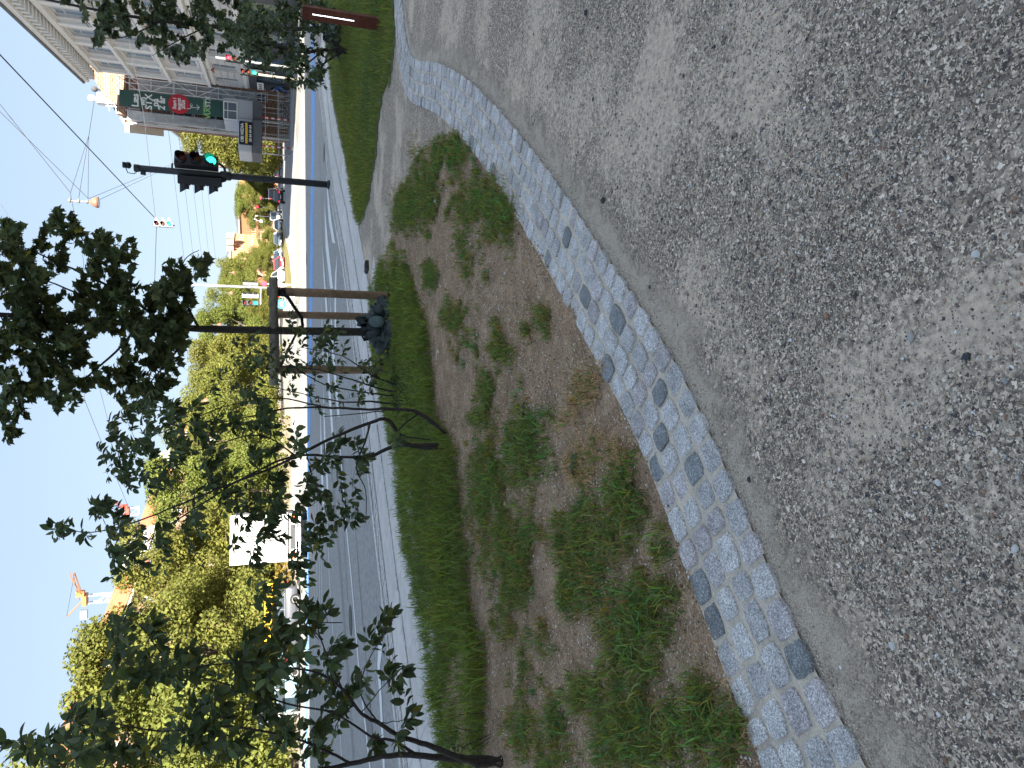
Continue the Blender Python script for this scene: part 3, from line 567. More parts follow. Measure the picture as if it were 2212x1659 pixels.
# ------------------------------------------------------------------ BUILDINGS
WINCACHE={}
def window_meshes(w_,h_,mf,mg,style):
    k=(round(w_,2),round(h_,2),mf.name,mg.name,style)
    if k in WINCACHE: return WINCACHE[k]
    f=MB(); t=.09
    f.box((0,0,h_/2-t/2),(w_,.09,t)); f.box((0,0,-h_/2+t/2),(w_,.12,t)); f.box((-w_/2+t/2,0,0),(t,.09,h_-2*t)); f.box((w_/2-t/2,0,0),(t,.09,h_-2*t))
    if style: f.box((0,0,0),(.06,.07,h_-2*t)); f.box((-w_/4,0,h_*.18),(w_/2-.12,.06,.05)); f.box((w_/4,0,h_*.18),(w_/2-.12,.06,.05))
    a=f.mesh('window',mf); b=MB().box((0,.03,0),(w_-.1,.02,h_-.1)).mesh('pane',mg); WINCACHE[k]=(a,b); return a,b
def facade(par,p0,p1,z0,z1,cols,rows,mw,mf=None,mg=None,depth=.22,style=1,name='wall',sill=None,uv=False,skip=()):
    mf=mf or M_white; mg=mg or M_glass; p0=Vector((*p0,0)); p1=Vector((*p1,0)); d=(p1-p0).normalized(); L_=(p1-p0).length; nrm=Vector((d.y,-d.x,0))
    S=[0]; 
    for a,b in cols: S+= [a,b]
    S.append(L_); Z=[z0]
    for a,b in rows: Z+=[a,b]
    Z.append(z1); mb=MB(); P=lambda s_,z,q=0:p0+d*s_-nrm*q+Vector((0,0,z)); wins=[]
    for i in range(len(S)-1):
        for j in range(len(Z)-1):
            if i%2 and j%2 and ((i//2,j//2) not in skip):
                a,b,c,e=S[i],S[i+1],Z[j],Z[j+1]
                for (s1,q1,s2,q2,) in ((a,c,b,c),(b,c,b,e),(b,e,a,e),(a,e,a,c)): mb.poly([P(s1,q1),P(s1,q1,depth),P(s2,q2,depth),P(s2,q2)])
                wins.append(((a+b)/2,(c+e)/2,b-a,e-c))
            else: mb.poly([P(S[i],Z[j]),P(S[i+1],Z[j]),P(S[i+1],Z[j+1]),P(S[i],Z[j+1])])
    wo=mb.build(name,mw,par)
    if uv: boxuv(wo)
    rz=math.atan2(d.y,d.x)
    for s_,z,w_,h_ in wins:
        a,b=window_meshes(w_,h_,mf,mg,style); o=link('window',a,par); o.location=P(s_,z,depth*.75); o.rotation_euler=(0,0,rz); link('pane',b,o)
        if sill: 
            sm=WINCACHE.setdefault(('sill',round(w_,2)),MB().box((0,-.05,0),(w_+.3,.22,.12)).mesh('sill',sill)); q=link('sill',sm,o); q.location=(0,-.12,-h_/2-.07)
    return wo
def boxbuild(name,p0,p1,z0,z1,th,m,par,out=0.):   # slab along p0-p1, protruding to the outer side
    p0=Vector((*p0,0)); p1=Vector((*p1,0)); d=(p1-p0).normalized(); nrm=Vector((d.y,-d.x,0)); c=(p0+p1)/2+nrm*(out)
    return MB().box((c.x,c.y,(z0+z1)/2),((p1-p0).length,th,z1-z0),math.atan2(d.y,d.x)).build(name,m,par)
M_stucco=mat('pale_stucco',(.50,.49,.485),.9,var=.06,scale=1.2,dirt=.08)
M_stucco2=mat('stucco_trim',(.66,.655,.64),.9,var=.05,scale=2)
M_char=mat('charcoal_render',(.075,.078,.085),.85,var=.1,scale=2)
M_slate=mat('slate_roof',(.13,.135,.145),.8,var=.2,scale=2)
M_tile=mat('red_roof_tile',(.36,.12,.065),.9,var=.22,scale=4,dirt=.12)
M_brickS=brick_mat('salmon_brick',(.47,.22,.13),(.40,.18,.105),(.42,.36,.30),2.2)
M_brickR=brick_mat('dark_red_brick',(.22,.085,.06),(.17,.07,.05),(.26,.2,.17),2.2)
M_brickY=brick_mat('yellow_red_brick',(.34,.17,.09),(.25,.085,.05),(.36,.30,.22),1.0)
M_orange=mat('orange_brick_far',(.42,.19,.10),.9,var=.1,scale=1)
M_cream=mat('cream_stone',(.55,.47,.36),.9,var=.06,scale=1)
M_glassb=mat('sky_glass',(.16,.24,.32),.05,spec=1.0)
# white corner building, right
WB=thing('corner_building','pale grey stucco corner building with bracketed cornice and charcoal shopfront right of the scaffold','building')
far=(27.9,71.4); near=(23.2,43.0); Ld=math.hypot(far[0]-near[0],far[1]-near[1])
cols=[(1.2+i*4.6,1.2+i*4.6+1.9) for i in range(6)]
facade(WB,far,near,7.0,16.3,cols,[(7.6,9.7),(10.9,12.95),(13.75,15.75)],M_stucco,mf=M_lgrey,mg=M_glassb,depth=.3,sill=M_stucco2)
facade(WB,far,near,3.6,7.0,cols,[(4.5,6.4)],M_stucco,mf=M_lgrey,mg=M_glass,depth=.3,name='rusticated_wall')
facade(WB,far,near,.02,3.6,[(2.4+i*6.4,5.2+i*6.4) for i in range(4)],[(.5,2.9)],M_char,mf=M_metal,mg=M_glass,depth=.2,style=0,name='shopfront')
dd=Vector((near[0]-far[0],near[1]-far[1],0)).normalized(); nn=Vector((dd.y,-dd.x,0))
def wbp(s_,o_=0): return (far[0]+dd.x*s_+nn.x*o_, far[1]+dd.y*s_+nn.y*o_)
for i in range(7):
    s_=-.15+i*4.6+(.45 if i==0 else 0); boxbuild('pilaster',wbp(s_-.36),wbp(s_+.36),7.3,16.2,.24,M_stucco2,WB,.06)
for z in (6.95,10.25,13.3): boxbuild('belt_course',wbp(0),wbp(Ld),z,z+.28,.4,M_stucco2,WB,.13)
for k in range(8): boxbuild('rustication_band',wbp(0),wbp(Ld),3.75+k*.4,4.05+k*.4,.14,M_stucco2,WB,.0) if k in (0,7) else None
for j in range(4):
    for i in range(7):
        mb=MB(); s0=0 if i==0 else cols[i-1][1]+.14; s1=Ld if i==6 else cols[i][0]-.14
        q0=wbp(s0); q1=wbp(s1); c=((q0[0]+q1[0])/2+nn.x*.02,(q0[1]+q1[1])/2+nn.y*.02); mb.box((c[0],c[1],4.45+j*.55),(s1-s0,.12,.49),math.atan2(dd.y,dd.x)); o=mb.build('ashlar_course',M_stucco,WB)
boxbuild('frieze',wbp(-.1),wbp(Ld),15.95,16.35,.3,M_stucco2,WB,.1)
boxbuild('cornice',wbp(-.3),wbp(Ld),17.0,17.35,1.25,M_stucco2,WB,.5)
boxbuild('gutter',wbp(-.4),wbp(Ld),17.36,17.52,1.5,M_slate,WB,.52)
bm_=MB().box((0,-.45,.0),(.3,.8,.5)).mesh('bracket',M_stucco2)
for i in range(36):
    s_=.3+i*.82
    if s_<Ld: o=link('bracket',bm_,WB); q=wbp(s_,.1); o.location=(q[0],q[1],16.72); o.rotation_euler=(0,0,math.atan2(dd.y,dd.x))
im=MB(); bk=[(far[0],far[1]),(near[0],near[1]),(near[0]+26,near[1]-4),(far[0]+26,far[1]-4)]
im.v=[Vector((p[0]+(.3 if k<2 else 0),p[1],z)) for z in (0,17.3) for k,p in enumerate(bk)]; im.f=[(1,2,6,5),(2,3,7,6),(3,0,4,7),(4,5,6,7)]; im.build('side_wall',M_stucco,WB)
im=MB(); im.v=[Vector((bk[0][0]+2,bk[0][1]-1,17.3)),Vector((bk[1][0]+2,bk[1][1]+1,17.3)),Vector((bk[1][0]+23,bk[1][1]-1,17.3)),Vector((bk[0][0]+23,bk[0][1]-3,17.3)),Vector((bk[0][0]+9,bk[0][1]-7,20)),Vector((bk[1][0]+9,bk[1][1]+6,20))]
im.f=[(0,1,5,4),(1,2,5),(2,3,4,5),(3,0,4)]; im.build('roof',M_slate,WB)
def panel(name,c,w_,h_,rz,m,par=None,th=.06): return MB().box(c,(w_,th,h_),rz).build(name,m,par)
rzW=math.atan2(dd.y,dd.x)
q=wbp(7.7,.2); t=panel('shop_poster',(q[0],q[1],2.4),1.0,2.0,rzW,M_white); tag(t,'white framed poster on the charcoal shopfront near the scaffold','poster'); t2=panel('print',(q[0]+nn.x*.05,q[1]+nn.y*.05,2.2),.7,1.0,rzW,mat('poster_brown',(.28,.17,.13),.7,var=.4,scale=3),t,.02)
q=wbp(11.6,.2); t=panel('shop_sign',(q[0],q[1],3.3),1.7,.7,rzW,M_white); tag(t,'small white shop sign with red lettering above the charcoal shopfront','sign'); panel('print',(q[0]+nn.x*.05,q[1]+nn.y*.05,3.3),1.1,.25,rzW,mat('sign_red',(.5,.06,.05),.7),t,.02)
q=wbp(3.0,.35); t=panel('awning_sign',(q[0],q[1],2.6),2.6,.55,rzW,M_white); tag(t,'long white fascia sign with dark pictograms beside the cyclist','sign')
for k in range(3): o=MB().box((q[0]+nn.x*.05+dd.x*(-.8+k*.8),q[1]+nn.y*.05+dd.y*(-.8+k*.8),2.6),(.3,.03,.3),rzW).build('pictogram',M_char,t)
# scaffolded building behind it
SB=thing('brick_corner_house','narrow brick house with a sunlit stepped gable rising behind the scaffold','building')
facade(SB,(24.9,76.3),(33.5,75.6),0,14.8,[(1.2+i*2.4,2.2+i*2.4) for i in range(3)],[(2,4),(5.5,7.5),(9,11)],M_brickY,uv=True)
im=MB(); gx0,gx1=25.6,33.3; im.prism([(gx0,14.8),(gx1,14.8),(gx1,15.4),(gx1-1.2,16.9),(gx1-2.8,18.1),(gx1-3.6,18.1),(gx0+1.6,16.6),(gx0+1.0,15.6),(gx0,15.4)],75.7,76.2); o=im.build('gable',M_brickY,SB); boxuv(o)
sdx,sdy=.30,.954
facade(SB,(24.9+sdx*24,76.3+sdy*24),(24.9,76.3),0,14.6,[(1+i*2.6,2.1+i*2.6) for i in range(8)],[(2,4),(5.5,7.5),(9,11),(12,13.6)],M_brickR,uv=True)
boxbuild('eaves',(24.9+sdx*24,76.3+sdy*24),(24.9,76.3),14.6,15.0,.9,M_stucco2,SB,.3)
im=MB(); im.v=[Vector(v) for v in ((24.6,76.4,14.95),(33,76.4,14.95),(40,99.3,14.95),(31.9,99.3,14.95),(28.5,79,17.2),(36,97,17.2))]; im.f=[(0,1,4),(1,2,5,4),(2,3,5),(3,0,4,5)]; im.build('roof',M_slate,SB)
t=thing('roof_turret','white rooftop pedestal with ball finial above the brick gable','finial'); c=A(214,214,76.5)
MB().box((c.x,c.y,c.z-.6),(.9,.8,1.5)).build('pedestal',M_stucco2,t); MB().lathe((c.x,c.y,c.z+.1),[(.1,0),(.08,.15),(.25,.25),(.32,.5),(.25,.75),(.05,.85)],12).build('finial_ball',M_white,t,True)
t=thing('roof_finial','dark ball finial on the roof edge beside the white pedestal','finial'); c=A(209,193,77)
MB().tube([(c.x,c.y,c.z-1.2),(c.x,c.y,c.z)],.08).build('stem',M_metal,t); MB().lathe((c.x,c.y,c.z-.1),[(.05,0),(.2,.1),(.27,.3),(.2,.5),(.05,.6)],12).build('finial_ball',M_char,t,True)
t=thing('roof_antenna','rooftop mast with tilted aerial arms at the top left of the scaffold','antenna')
c=A(262,232,76); MB().tube([(c.x,c.y,c.z-1.6),(c.x,c.y,c.z+1.3)],.05).build('mast',M_lgrey,t)
for dz,l in ((1.1,.9),(.5,1.3),(0,1.6),(-.5,1.0)): MB().tube([(c.x-l*.5,c.y,c.z+dz-.12),(c.x+l*.5,c.y,c.z+dz+.12)],.035).build('aerial_arm',M_lgrey,t)
# scaffold
M_net=mat('scaffold_sheeting',(.50,.52,.53),.8,var=.25,scale=1.1,bump=.6,bscale=2.5,dirt=.2,transl=.35)
M_tube=mat('scaffold_tube',(.62,.64,.66),.45,.4)
SF=thing('scaffold','pale sheeted scaffold wrapping the corner house, carrying the tall green banner','scaffold')
x0,x1,yf=24.7,28.6,74.2; zt=14.4
for xx in (x0,26.0,27.3,x1):
    for yy in (yf,yf+1.3): MB().tube([(xx,yy,0),(xx,yy,zt+.4)],.05,6).build('standard',M_tube,SF)
for k in range(8):
    z=2.2+k*1.85
    if z<zt: MB().box(((x0+x1)/2,yf+.65,z),(x1-x0,1.2,.06)).build('deck',M_woodg,SF)
    if z<zt: MB().tube([(x0,yf-.06,z+.9),(x1,yf-.06,z+.9)],.04,6).build('ledger',M_tube,SF); MB().tube([(27.3,yf-.08,z),(x1,yf-.08,z+1.85)],.04,6).build('brace',M_tube,SF)
def rumpled(name,pts,m,par,nx,nz,amp,seed):
    a,b,c,d_=[Vector(p) for p in pts]; r=np.random.RandomState(seed); mb=MB(); nr=(b-a).cross(d_-a).normalized(); H_=r.rand(nx+1,nz+1)-.5
    for i in range(nx+1):
        for j in range(nz+1):
            u,v=i/nx,j/nz; mb.v.append((a*(1-u)+b*u)*(1-v)+(d_*(1-u)+c*u)*v+nr*amp*H_[i,j])
    for i in range(nx):
        for j in range(nz): q=i*(nz+1)+j; mb.f.append((q,q+nz+1,q+nz+2,q+1))
    return mb.build(name,m,par,True)
rumpled('sheeting',[(27.35,yf-.12,3.2),(28.55,yf-.12,3.2),(28.55,yf-.12,zt-.9),(27.35,yf-.12,zt-.9)],M_net,SF,5,30,.22,1)
ex,ey=x0+sdx*16,yf+sdy*16
rumpled('sheeting',[(ex,ey,3.2),(x0-.08,yf,3.2),(x0-.08,yf,zt),(ex,ey,zt-.4)],M_net,SF,30,16,.35,2)
rumpled('sheeting',[(x0,yf-.12,3.2),(25.5,yf-.12,3.2),(25.5,yf-.12,zt),(x0,yf-.12,zt)],M_net,SF,4,20,.15,3)
for k in range(5):
    s_=k*4; MB().tube([(x0+sdx*s_-.3,yf+sdy*s_,0),(x0+sdx*s_-.3,yf+sdy*s_,zt-.2)],.05,6).build('standard',M_tube,SF)
for xx in (27.45,28.0,28.5): MB().tube([(xx,yf-.3,2.5),(xx,yf-.3,zt-.3)],.035,6).build('standard',M_white,SF)
for k in range(6):
    z=2.6+k*1.95; MB().tube([(27.4,yf-.32,z),(28.6,yf-.32,z)],.035,6).build('ledger',M_white,SF); MB().tube([(27.4,yf-.36,z if k%2 else z+1.9),(28.55,yf-.36,z+1.9 if k%2 else z)],.03,6).build('brace',M_white,SF)
for k in range(5): s_=1.5+k*3.2; MB().tube([(x0+sdx*s_-.35,yf+sdy*s_,3.0),(x0+sdx*(s_+2.8)-.35,yf+sdy*(s_+2.8),zt-1)],.03,6).build('brace',M_white,SF)
# banner
M_ban=mat('banner_green',(.045,.10,.085),.75,var=.06,scale=1); M_banred=mat('banner_red',(.48,.03,.05),.7); M_txt=mat('banner_white_print',(.75,.77,.75),.8); M_txg=mat('banner_green_print',(.30,.55,.20),.8)
bx0,bx1=A(300,233,yf-.3).x,A(300,198,yf-.3).x; bz1,bz0=A(258,215,yf-.3).z,A(482,240,yf-.3).z; bw=bx1-bx0; bc=(bx0+bx1)/2; yb=yf-.32
BN=MB().box((bc,yb,(bz0+bz1)/2),(bw,.05,bz1-bz0)).build('banner',M_ban); tag(BN,'tall dark green advertising banner with white words and a red disc on the scaffold','banner')
TR=lambda x,z,y:Matrix.Translation((x,y,z))@Matrix.Rotation(math.pi/2,4,'X')
def zv(v): return A(v,225,yf-.3).z
for s_,v in (('Læs',293),('en',309),('STX',322),('på',336),('2 år',350)): textmesh(s_,.80,TR(bc-.1,zv(v),yb-.04),M_txt,parent=BN)
MB().lathe((bc,yb-.04,zv(387)),[(.93,0),(.93,.03)],32,Matrix.Rotation(math.pi/2,4,'X')).build('red_disc',M_banred,BN)
for s_,v in (('Start i',377.5),('august',387),('2026',396.5)): textmesh(s_,.44,TR(bc,zv(v),yb-.08),M_txt,parent=BN)
MB().tube([(bc-.35,yb-.06,zv(404)),(bc-.32,yb-.06,zv(411)),(bc+.05,yb-.06,zv(416)),(bc+.2,yb-.06,zv(413)),(bc,yb-.06,zv(411)),(bc-.2,yb-.06,zv(417)),(bc-.1,yb-.06,zv(430))],.03,6).build('arrow_line',M_txt,BN)
MB().tube([(bc-.35,yb-.06,zv(426)),(bc-.1,yb-.06,zv(431)),(bc+.12,yb-.06,zv(425))],.03,6).build('arrow_head',M_txt,BN)
textmesh('Frederiksberg',.27,TR(bc,zv(441),yb-.04),M_txg,parent=BN); textmesh('VUC',.62,TR(bc-.45,zv(449.5),yb-.04),M_txg,parent=BN); textmesh('STX',.62,TR(bc+.55,zv(449.5),yb-.04),M_txt,parent=BN)
# site cabins / canopy with the sign
M_hoard=mat('hoarding_grey',(.45,.47,.51),.7,var=.06,scale=1); M_hoardd=mat('hoarding_charcoal',(.13,.135,.15),.7,var=.06,scale=1)
yc=70.6; a=A(540,330,yc); b=A(540,257,yc); cz1=A(515,300,yc).z; cz0=A(566,300,yc).z; mid=A(545,300,yc).z
CN=thing('site_canopy','grey and charcoal hoarding canopy over the footway carrying the black and yellow sign','hoarding')
MB().box(((a.x+b.x)/2,yc+1.5,(mid+cz1)/2),(b.x-a.x,3.0,cz1-mid)).build('upper_panel',M_hoard,CN,bevel=.15)
MB().box(((a.x+b.x)/2,yc+1.5,(mid+cz0)/2),(b.x-a.x-.05,2.96,mid-cz0)).build('lower_panel',M_hoardd,CN)
for xx in (a.x+.1,(a.x+b.x)/2,b.x-.1): MB().tube([(xx,yc+.1,0),(xx,yc+.1,cz0)],.05,6).build('post',M_tube,CN)
for zz in (1.0,2.2): MB().tube([(a.x,yc+.05,zz),(b.x+4,yc+.05,zz)],.035,6).build('rail',M_tube,CN)
CB=thing('site_cabin','light grey site cabin with one printed window stacked beside the sign canopy','cabin'); c1=A(500,262,yc+.6); c2=A(500,213,yc+.6)
MB().box(((c1.x+c2.x)/2,yc+2.0,(A(483,240,yc).z+mid)/2),(c2.x-c1.x,2.8,A(483,240,yc).z-mid)).build('shell',M_hoard,CB); MB().box(((c1.x+c2.x)/2,yc+2.0,(cz0+mid)/2-.003),(c2.x-c1.x,2.8,mid-cz0-.01)).build('lower_shell',M_hoardd,CB)
wx=(c1.x+c2.x)/2-.1; wz=A(497,238,yc).z; a_,b_=window_meshes(1.7,1.25,M_white,M_glass,1); o=link('window',a_,CB); o.location=(wx,yc+.56,wz); link('pane',b_,o)
sg=A(531,288,yc-.05); SG=MB().box((sg.x,yc-.09,sg.z),(2.15,.08,A(518,288,yc).z-A(547,288,yc).z)).build('sign_board',mat('sign_navy',(.015,.02,.04),.6)); tag(SG,'dark sign board with white words and a yellow bar on the hoarding canopy','sign')
textmesh('OBI MEDIA',.36,TR(sg.x,A(523.5,288,yc).z,yc-.14),M_txt,parent=SG); MB().box((sg.x,yc-.15,A(532.5,288,yc).z),(1.9,.03,.2)).build('yellow_bar',mat('sign_yellow',(.72,.50,.06),.7),SG); textmesh('50 64 64 64',.32,TR(sg.x,A(541,288,yc).z,yc-.14),M_txt,parent=SG)
M_postr=mat('post_red',(.5,.05,.05),.6)
for py,v0,lb in ((257,577,'nearer the banner'),(318,575,'at the left end of the sign canopy')):
    t=thing('striped_post','red and white striped guard post '+lb,'post',group='striped posts under the sign canopy'); c=A(600,py,yc-.3)
    for k in range(9): MB().tube([(c.x,c.y,.05+k*.27),(c.x,c.y,.32+k*.27)],.08,8).build('white_band' if k%2 else 'red_band',M_white if k%2 else M_postr,t)
t=thing('site_fence','low grey site fence panels on the footway in front of the scaffold','fence')
for k in range(4):
    c=A(615,215+k*22,72.3); 
    for q in range(6): MB().tube([(c.x-.7+q*.28,c.y,.1),(c.x-.7+q*.28,c.y,1.1)],.02,4).build('bar',M_tube,t)
    for z in (.12,1.1): MB().tube([(c.x-.75,c.y,z),(c.x+.75,c.y,z)],.025,4).build('rail',M_tube,t)
# houses further along the right side
def house(name,label,p0,p1,z1,roofz,mw,cols_n,rows,roofm,depth=14,style=0,trim=None,uv=False,front2=None):
    H=thing(name,label,'building'); L_=math.hypot(p1[0]-p0[0],p1[1]-p0[1]); st=L_/cols_n; cols=[(i*st+st*.28,i*st+st*.72) for i in range(cols_n)]
    facade(H,p0,p1,0,z1,cols,rows,mw,mf=trim or M_white,style=style,uv=uv,sill=trim)
    d=Vector((p1[0]-p0[0],p1[1]-p0[1],0)).normalized(); nr=Vector((d.y,-d.x,0)); q=[Vector((*p0,0)),Vector((*p1,0)),Vector((*p1,0))-nr*depth,Vector((*p0,0))-nr*depth]
    mb=MB(); mb.v=[v+Vector((0,0,z)) for z in (0,z1) for v in q]; mb.f=[(1,2,6,5),(2,3,7,6),(3,0,4,7)]; o=mb.build('side_wall',mw,H); 
    if uv: boxuv(o)
    boxbuild('cornice',p0,p1,z1-.1,z1+.35,.8,trim or M_stucco2,H,.2)
    mb=MB(); mb.v=[q[0]+nr*.4+Vector((0,0,z1+.3)),q[1]+nr*.4+Vector((0,0,z1+.3)),q[2]+Vector((0,0,z1+.3)),q[3]+Vector((0,0,z1+.3)),(q[0]+q[3])/2+d*min(3,L_*.1)+Vector((0,0,roofz)),(q[1]+q[2])/2-d*min(3,L_*.1)+Vector((0,0,roofz))]
    mb.f=[(0,1,5,4),(1,2,5),(2,3,4,5),(3,0,4)]; mb.build('roof',roofm,H); return H,d,nr
def rws(z0,st,h,n): return [(z0+i*st,z0+i*st+h) for i in range(n)]
p=A(380,262,128); q=A(390,300,150)
H,d,nr=house('brick_house','dark brick house with pale stone cornice and slate roof beyond the scaffold',(q.x+.5,150),(p.x-1,126),A(384,290,142).z,A(360,262,133).z,M_brickR,7,rws(2,3.2,1.9,4),M_slate,12,1,M_stucco2,True)
H,d,nr=house('red_brick_house','red brick townhouse with orange stone bands beyond the plane tree at right',(A(500,362,235).x,235),(A(500,332,150).x,150),A(497,350,200).z,A(487,350,200).z,M_orange,16,rws(1.6,3.0,1.6,3),M_slate,14,0,M_cream)
TW=thing('church_tower','slim orange brick tower with pale dome and dark spire beyond the scaffold','tower'); c=A(500,346,236); zb=A(484,346,236).z; zt_=A(447,346,236).z; zo=A(519,346,236).z
MB().box((c.x,c.y,(zb)/2),(4.2,4.2,zb)).build('shaft',M_orange,TW)
for z in (zo,zb): MB().box((c.x,c.y,z),(4.8,4.8,.7)).build('stone_band',M_cream,TW)
for k in (-1,1): a_,b_=window_meshes(.9,2.4,M_cream,M_glass,0); o=link('window',a_,TW); o.location=(c.x+k*.9,c.y-2.15,(zo+zb)/2); link('pane',b_,o)
MB().lathe((c.x,c.y,zb+.3),[(2.6,0),(2.7,.8),(2.2,2.0),(1.3,2.9),(1.2,3.3)],16).build('dome',M_cream,TW,True); MB().lathe((c.x,c.y,zb+3.5),[(1.2,0),(.7,2.),(.05,zt_-zb-3.5)],12).build('spire',M_slate,TW)
for (ya,yb_,va,vr,m,lb,Y) in ((366,384,528,519,M_stucco,'pale grey gabled building closing the boulevard right of the signal pole',300),(384,408,532,524,M_orange,'small orange brick building behind the left edge of the signal pole',290)):
    p0=A(560,yb_,Y); p1=A(560,ya,Y); house('far_house',lb,(p0.x,Y),(p1.x,Y),A(va,ya,Y).z,A(vr,ya,Y).z,m,5,rws(1.5,3.0,1.6,3),M_slate,12,0)
p0=A(560,503,262); p1=A(560,441,262)
house('apartment_house','long red brick apartment house with cream window bays in the middle distance',(p0.x,275),(p1.x,262),A(515,470,262).z,A(504,470,262).z,M_orange,14,rws(1.6,2.9,1.6,3),M_slate,14,0,M_cream)
p0=A(560,548,244); p1=A(560,504,252)
H,d,nr=house('mansard_house','orange corner apartment house with steep grey mansard roof left of the distant boulevard trees',(p0.x,244),(p1.x,255),A(503,530,246).z,A(482,530,246).z,M_orange,8,rws(1.6,3.1,1.8,4),M_slate,16,0,M_cream)
for k in range(3): c=A(500,512+k*14,246); MB().box((c.x,c.y-1,A(498,530,246).z),(1.6,2.5,1.8)).build('dormer',M_cream,H)
p0=A(560,600,240); p1=A(560,548,246)
house('roofline_house','grey roofed house showing between the two orange blocks and the street trees',(p0.x,238),(p1.x,243),A(497,560,240).z,A(478,556,240).z,M_orange,8,rws(1.6,3.1,1.8,4),M_slate,16,0,M_cream)
# long apartment house on the left behind the street trees
LH=thing('long_apartment_house','long salmon brick apartment house with red tiled roof behind the street trees','building')
F0=Vector((-38.5,45,0)); F1=Vector((-4.5,166,0)); fd=(F1-F0).normalized(); fn=Vector((fd.y,-fd.x,0)); LL=(F1-F0).length
nc=int(LL/3.4); cols=[(i*3.4+1.1,i*3.4+2.4) for i in range(nc)]
facade(LH,(F0.x,F0.y),(F1.x,F1.y),0,17.2,cols,rws(1.6,3.2,1.7,5),M_brickS,mf=M_white,depth=.2,style=1,uv=True)
mb=MB(); mb.v=[F0+fn*.6+Vector((0,0,17.2)),F1+fn*.6+Vector((0,0,17.2)),F1-fn*6.5+Vector((0,0,21.7)),F0-fn*6.5+Vector((0,0,21.7)),F0-fn*13.5+Vector((0,0,17.2)),F1-fn*13.5+Vector((0,0,17.2))]; mb.f=[(0,1,2,3),(3,2,5,4)]; mb.build('roof',M_tile,LH)
mb=MB(); mb.v=[F0,F0-fn*13,F0-fn*13+Vector((0,0,17.2)),F0-fn*6.5+Vector((0,0,21.6)),F0+Vector((0,0,17.2)),F1,F1-fn*13,F1-fn*13+Vector((0,0,17.2)),F1-fn*6.5+Vector((0,0,21.6)),F1+Vector((0,0,17.2))]; mb.f=[(0,4,3,2,1),(5,6,7,8,9)]; boxuv(mb.build('gable_wall',M_brickS,LH))
boxbuild('eaves_board',(F0.x,F0.y),(F1.x,F1.y),16.95,17.18,.7,M_white,LH,.3)
mb=MB()
for i in range(int(LL/.45)):
    for s0,s1 in ((-.58,-6.45),): 
        p=F0+fd*(i*.45+.1); a_=p-fn*s0*1; mb.tube([p+fn*.58+Vector((0,0,17.27)),p-fn*6.45+Vector((0,0,21.72))],.07,4,False)
o=mb.build('tile_roll',M_tile,LH); o['kind']='stuff'
for s_,w_ in ((63,9.5),(96,8)):
    D=thing('dormer_root','','x'); bpy.data.objects.remove(D)
    p=F0+fd*s_; rz=math.atan2(fd.y,fd.x)
    M_=Matrix.Translation((p.x,p.y,0))@Matrix.Rotation(rz,4,'Z')
    mb=MB().prism([(-w_/2,15.8),(w_/2,15.8),(w_/2,17.6),(0,20.6),(-w_/2,17.6)],-.45,5.5,M_); o=mb.build('white_gable',M_white,LH)
    for k in (-1,0,1): a_,b_=window_meshes(1.2,1.5,M_lgrey,M_glass,1); q=link('window',a_,LH); q.matrix_world=M_@Matrix.Translation((k*2.1,-.5,17.2)); link('pane',b_,q)
# shade of the block behind the viewer
BB=thing('rear_apartment_block','tall brick apartment block behind the viewer that shades the forecourt','building')
mb=MB(); z=34.6; q=[(-22,-35),(44,-24),(46,-38),(-20,-49)]; mb.v=[Vector((*p_,zz)) for zz in (-.05,z) for p_ in q]; mb.f=[(3,2,6,7),(0,3,7,4),(2,1,5,6),(4,5,6,7)]; mb.build('block',M_brickS,BB)
facade(BB,(44,-23.98),(-22,-34.98),0,z,[(i*4.5+1.3,i*4.5+2.7) for i in range(14)],rws(2,3.2,1.7,9),M_stucco2,style=0)
# ------------------------------------------------------------------ TREES across the street
def leafcloud(seed,R_,z0,z1,n,ls,nb=70,hue=0.,squash=1.):
    """leaf quads spread through many clumps of an uneven crown"""
    r=np.random.RandomState(seed); C=[];S=[]
    for _ in range(nb):
        t=r.rand()*6.28; h=r.rand()**.85; prof=(math.sin(min(1,h*1.15+.12)*math.pi*.86))**.6; rad=R_*prof*(.25+.72*r.rand()**.55); C.append((rad*math.cos(t),rad*math.sin(t)*squash,z0+(z1-z0)*h)); S.append(R_*(.21+.17*r.rand())*(1.1-.35*h))
    C=np.array(C);S=np.array(S); idx=r.choice(nb,n,p=S**2/(S**2).sum()); d=r.randn(n,3); d/=np.linalg.norm(d,axis=1)[:,None]; rr=S[idx]*(.55+.5*r.rand(n)); P=C[idx]+d*rr[:,None]*np.array([1,1,.8])
    nrm=d*.7+r.randn(n,3)*.55+np.array([0,0,.35]); nrm/=np.linalg.norm(nrm,axis=1)[:,None]; a=np.cross(nrm,r.randn(n,3)); a/=np.linalg.norm(a,axis=1)[:,None]; b=np.cross(nrm,a)
    L_=ls*(.6+.8*r.rand(n))[:,None]; W_=L_*.8
    V=np.stack([P-a*L_*.5,P+b*W_*.42,P+a*L_*.6,P-b*W_*.42],1).reshape(-1,3); F=np.arange(4*n).reshape(n,4)
    g=r.rand(n,1)*.4+.85; cl=(r.rand(nb,1)*.22+.92)[idx]; warm=r.rand(n,1)*.3
    T=np.concatenate([g*cl*(1+warm*.8+hue),g*cl*(1+warm*.2),g*cl*.95],1)
    return V,F,np.repeat(T,4,axis=0),C,S
M_leaf=mat('plane_tree_leaf',(.135,.165,.042),.7,attr=True,transl=.45,spec=.2)
M_leafd=mat('maple_leaf_dark',(.095,.118,.040),.65,attr=True,transl=.28,spec=.2)
VAR=[]
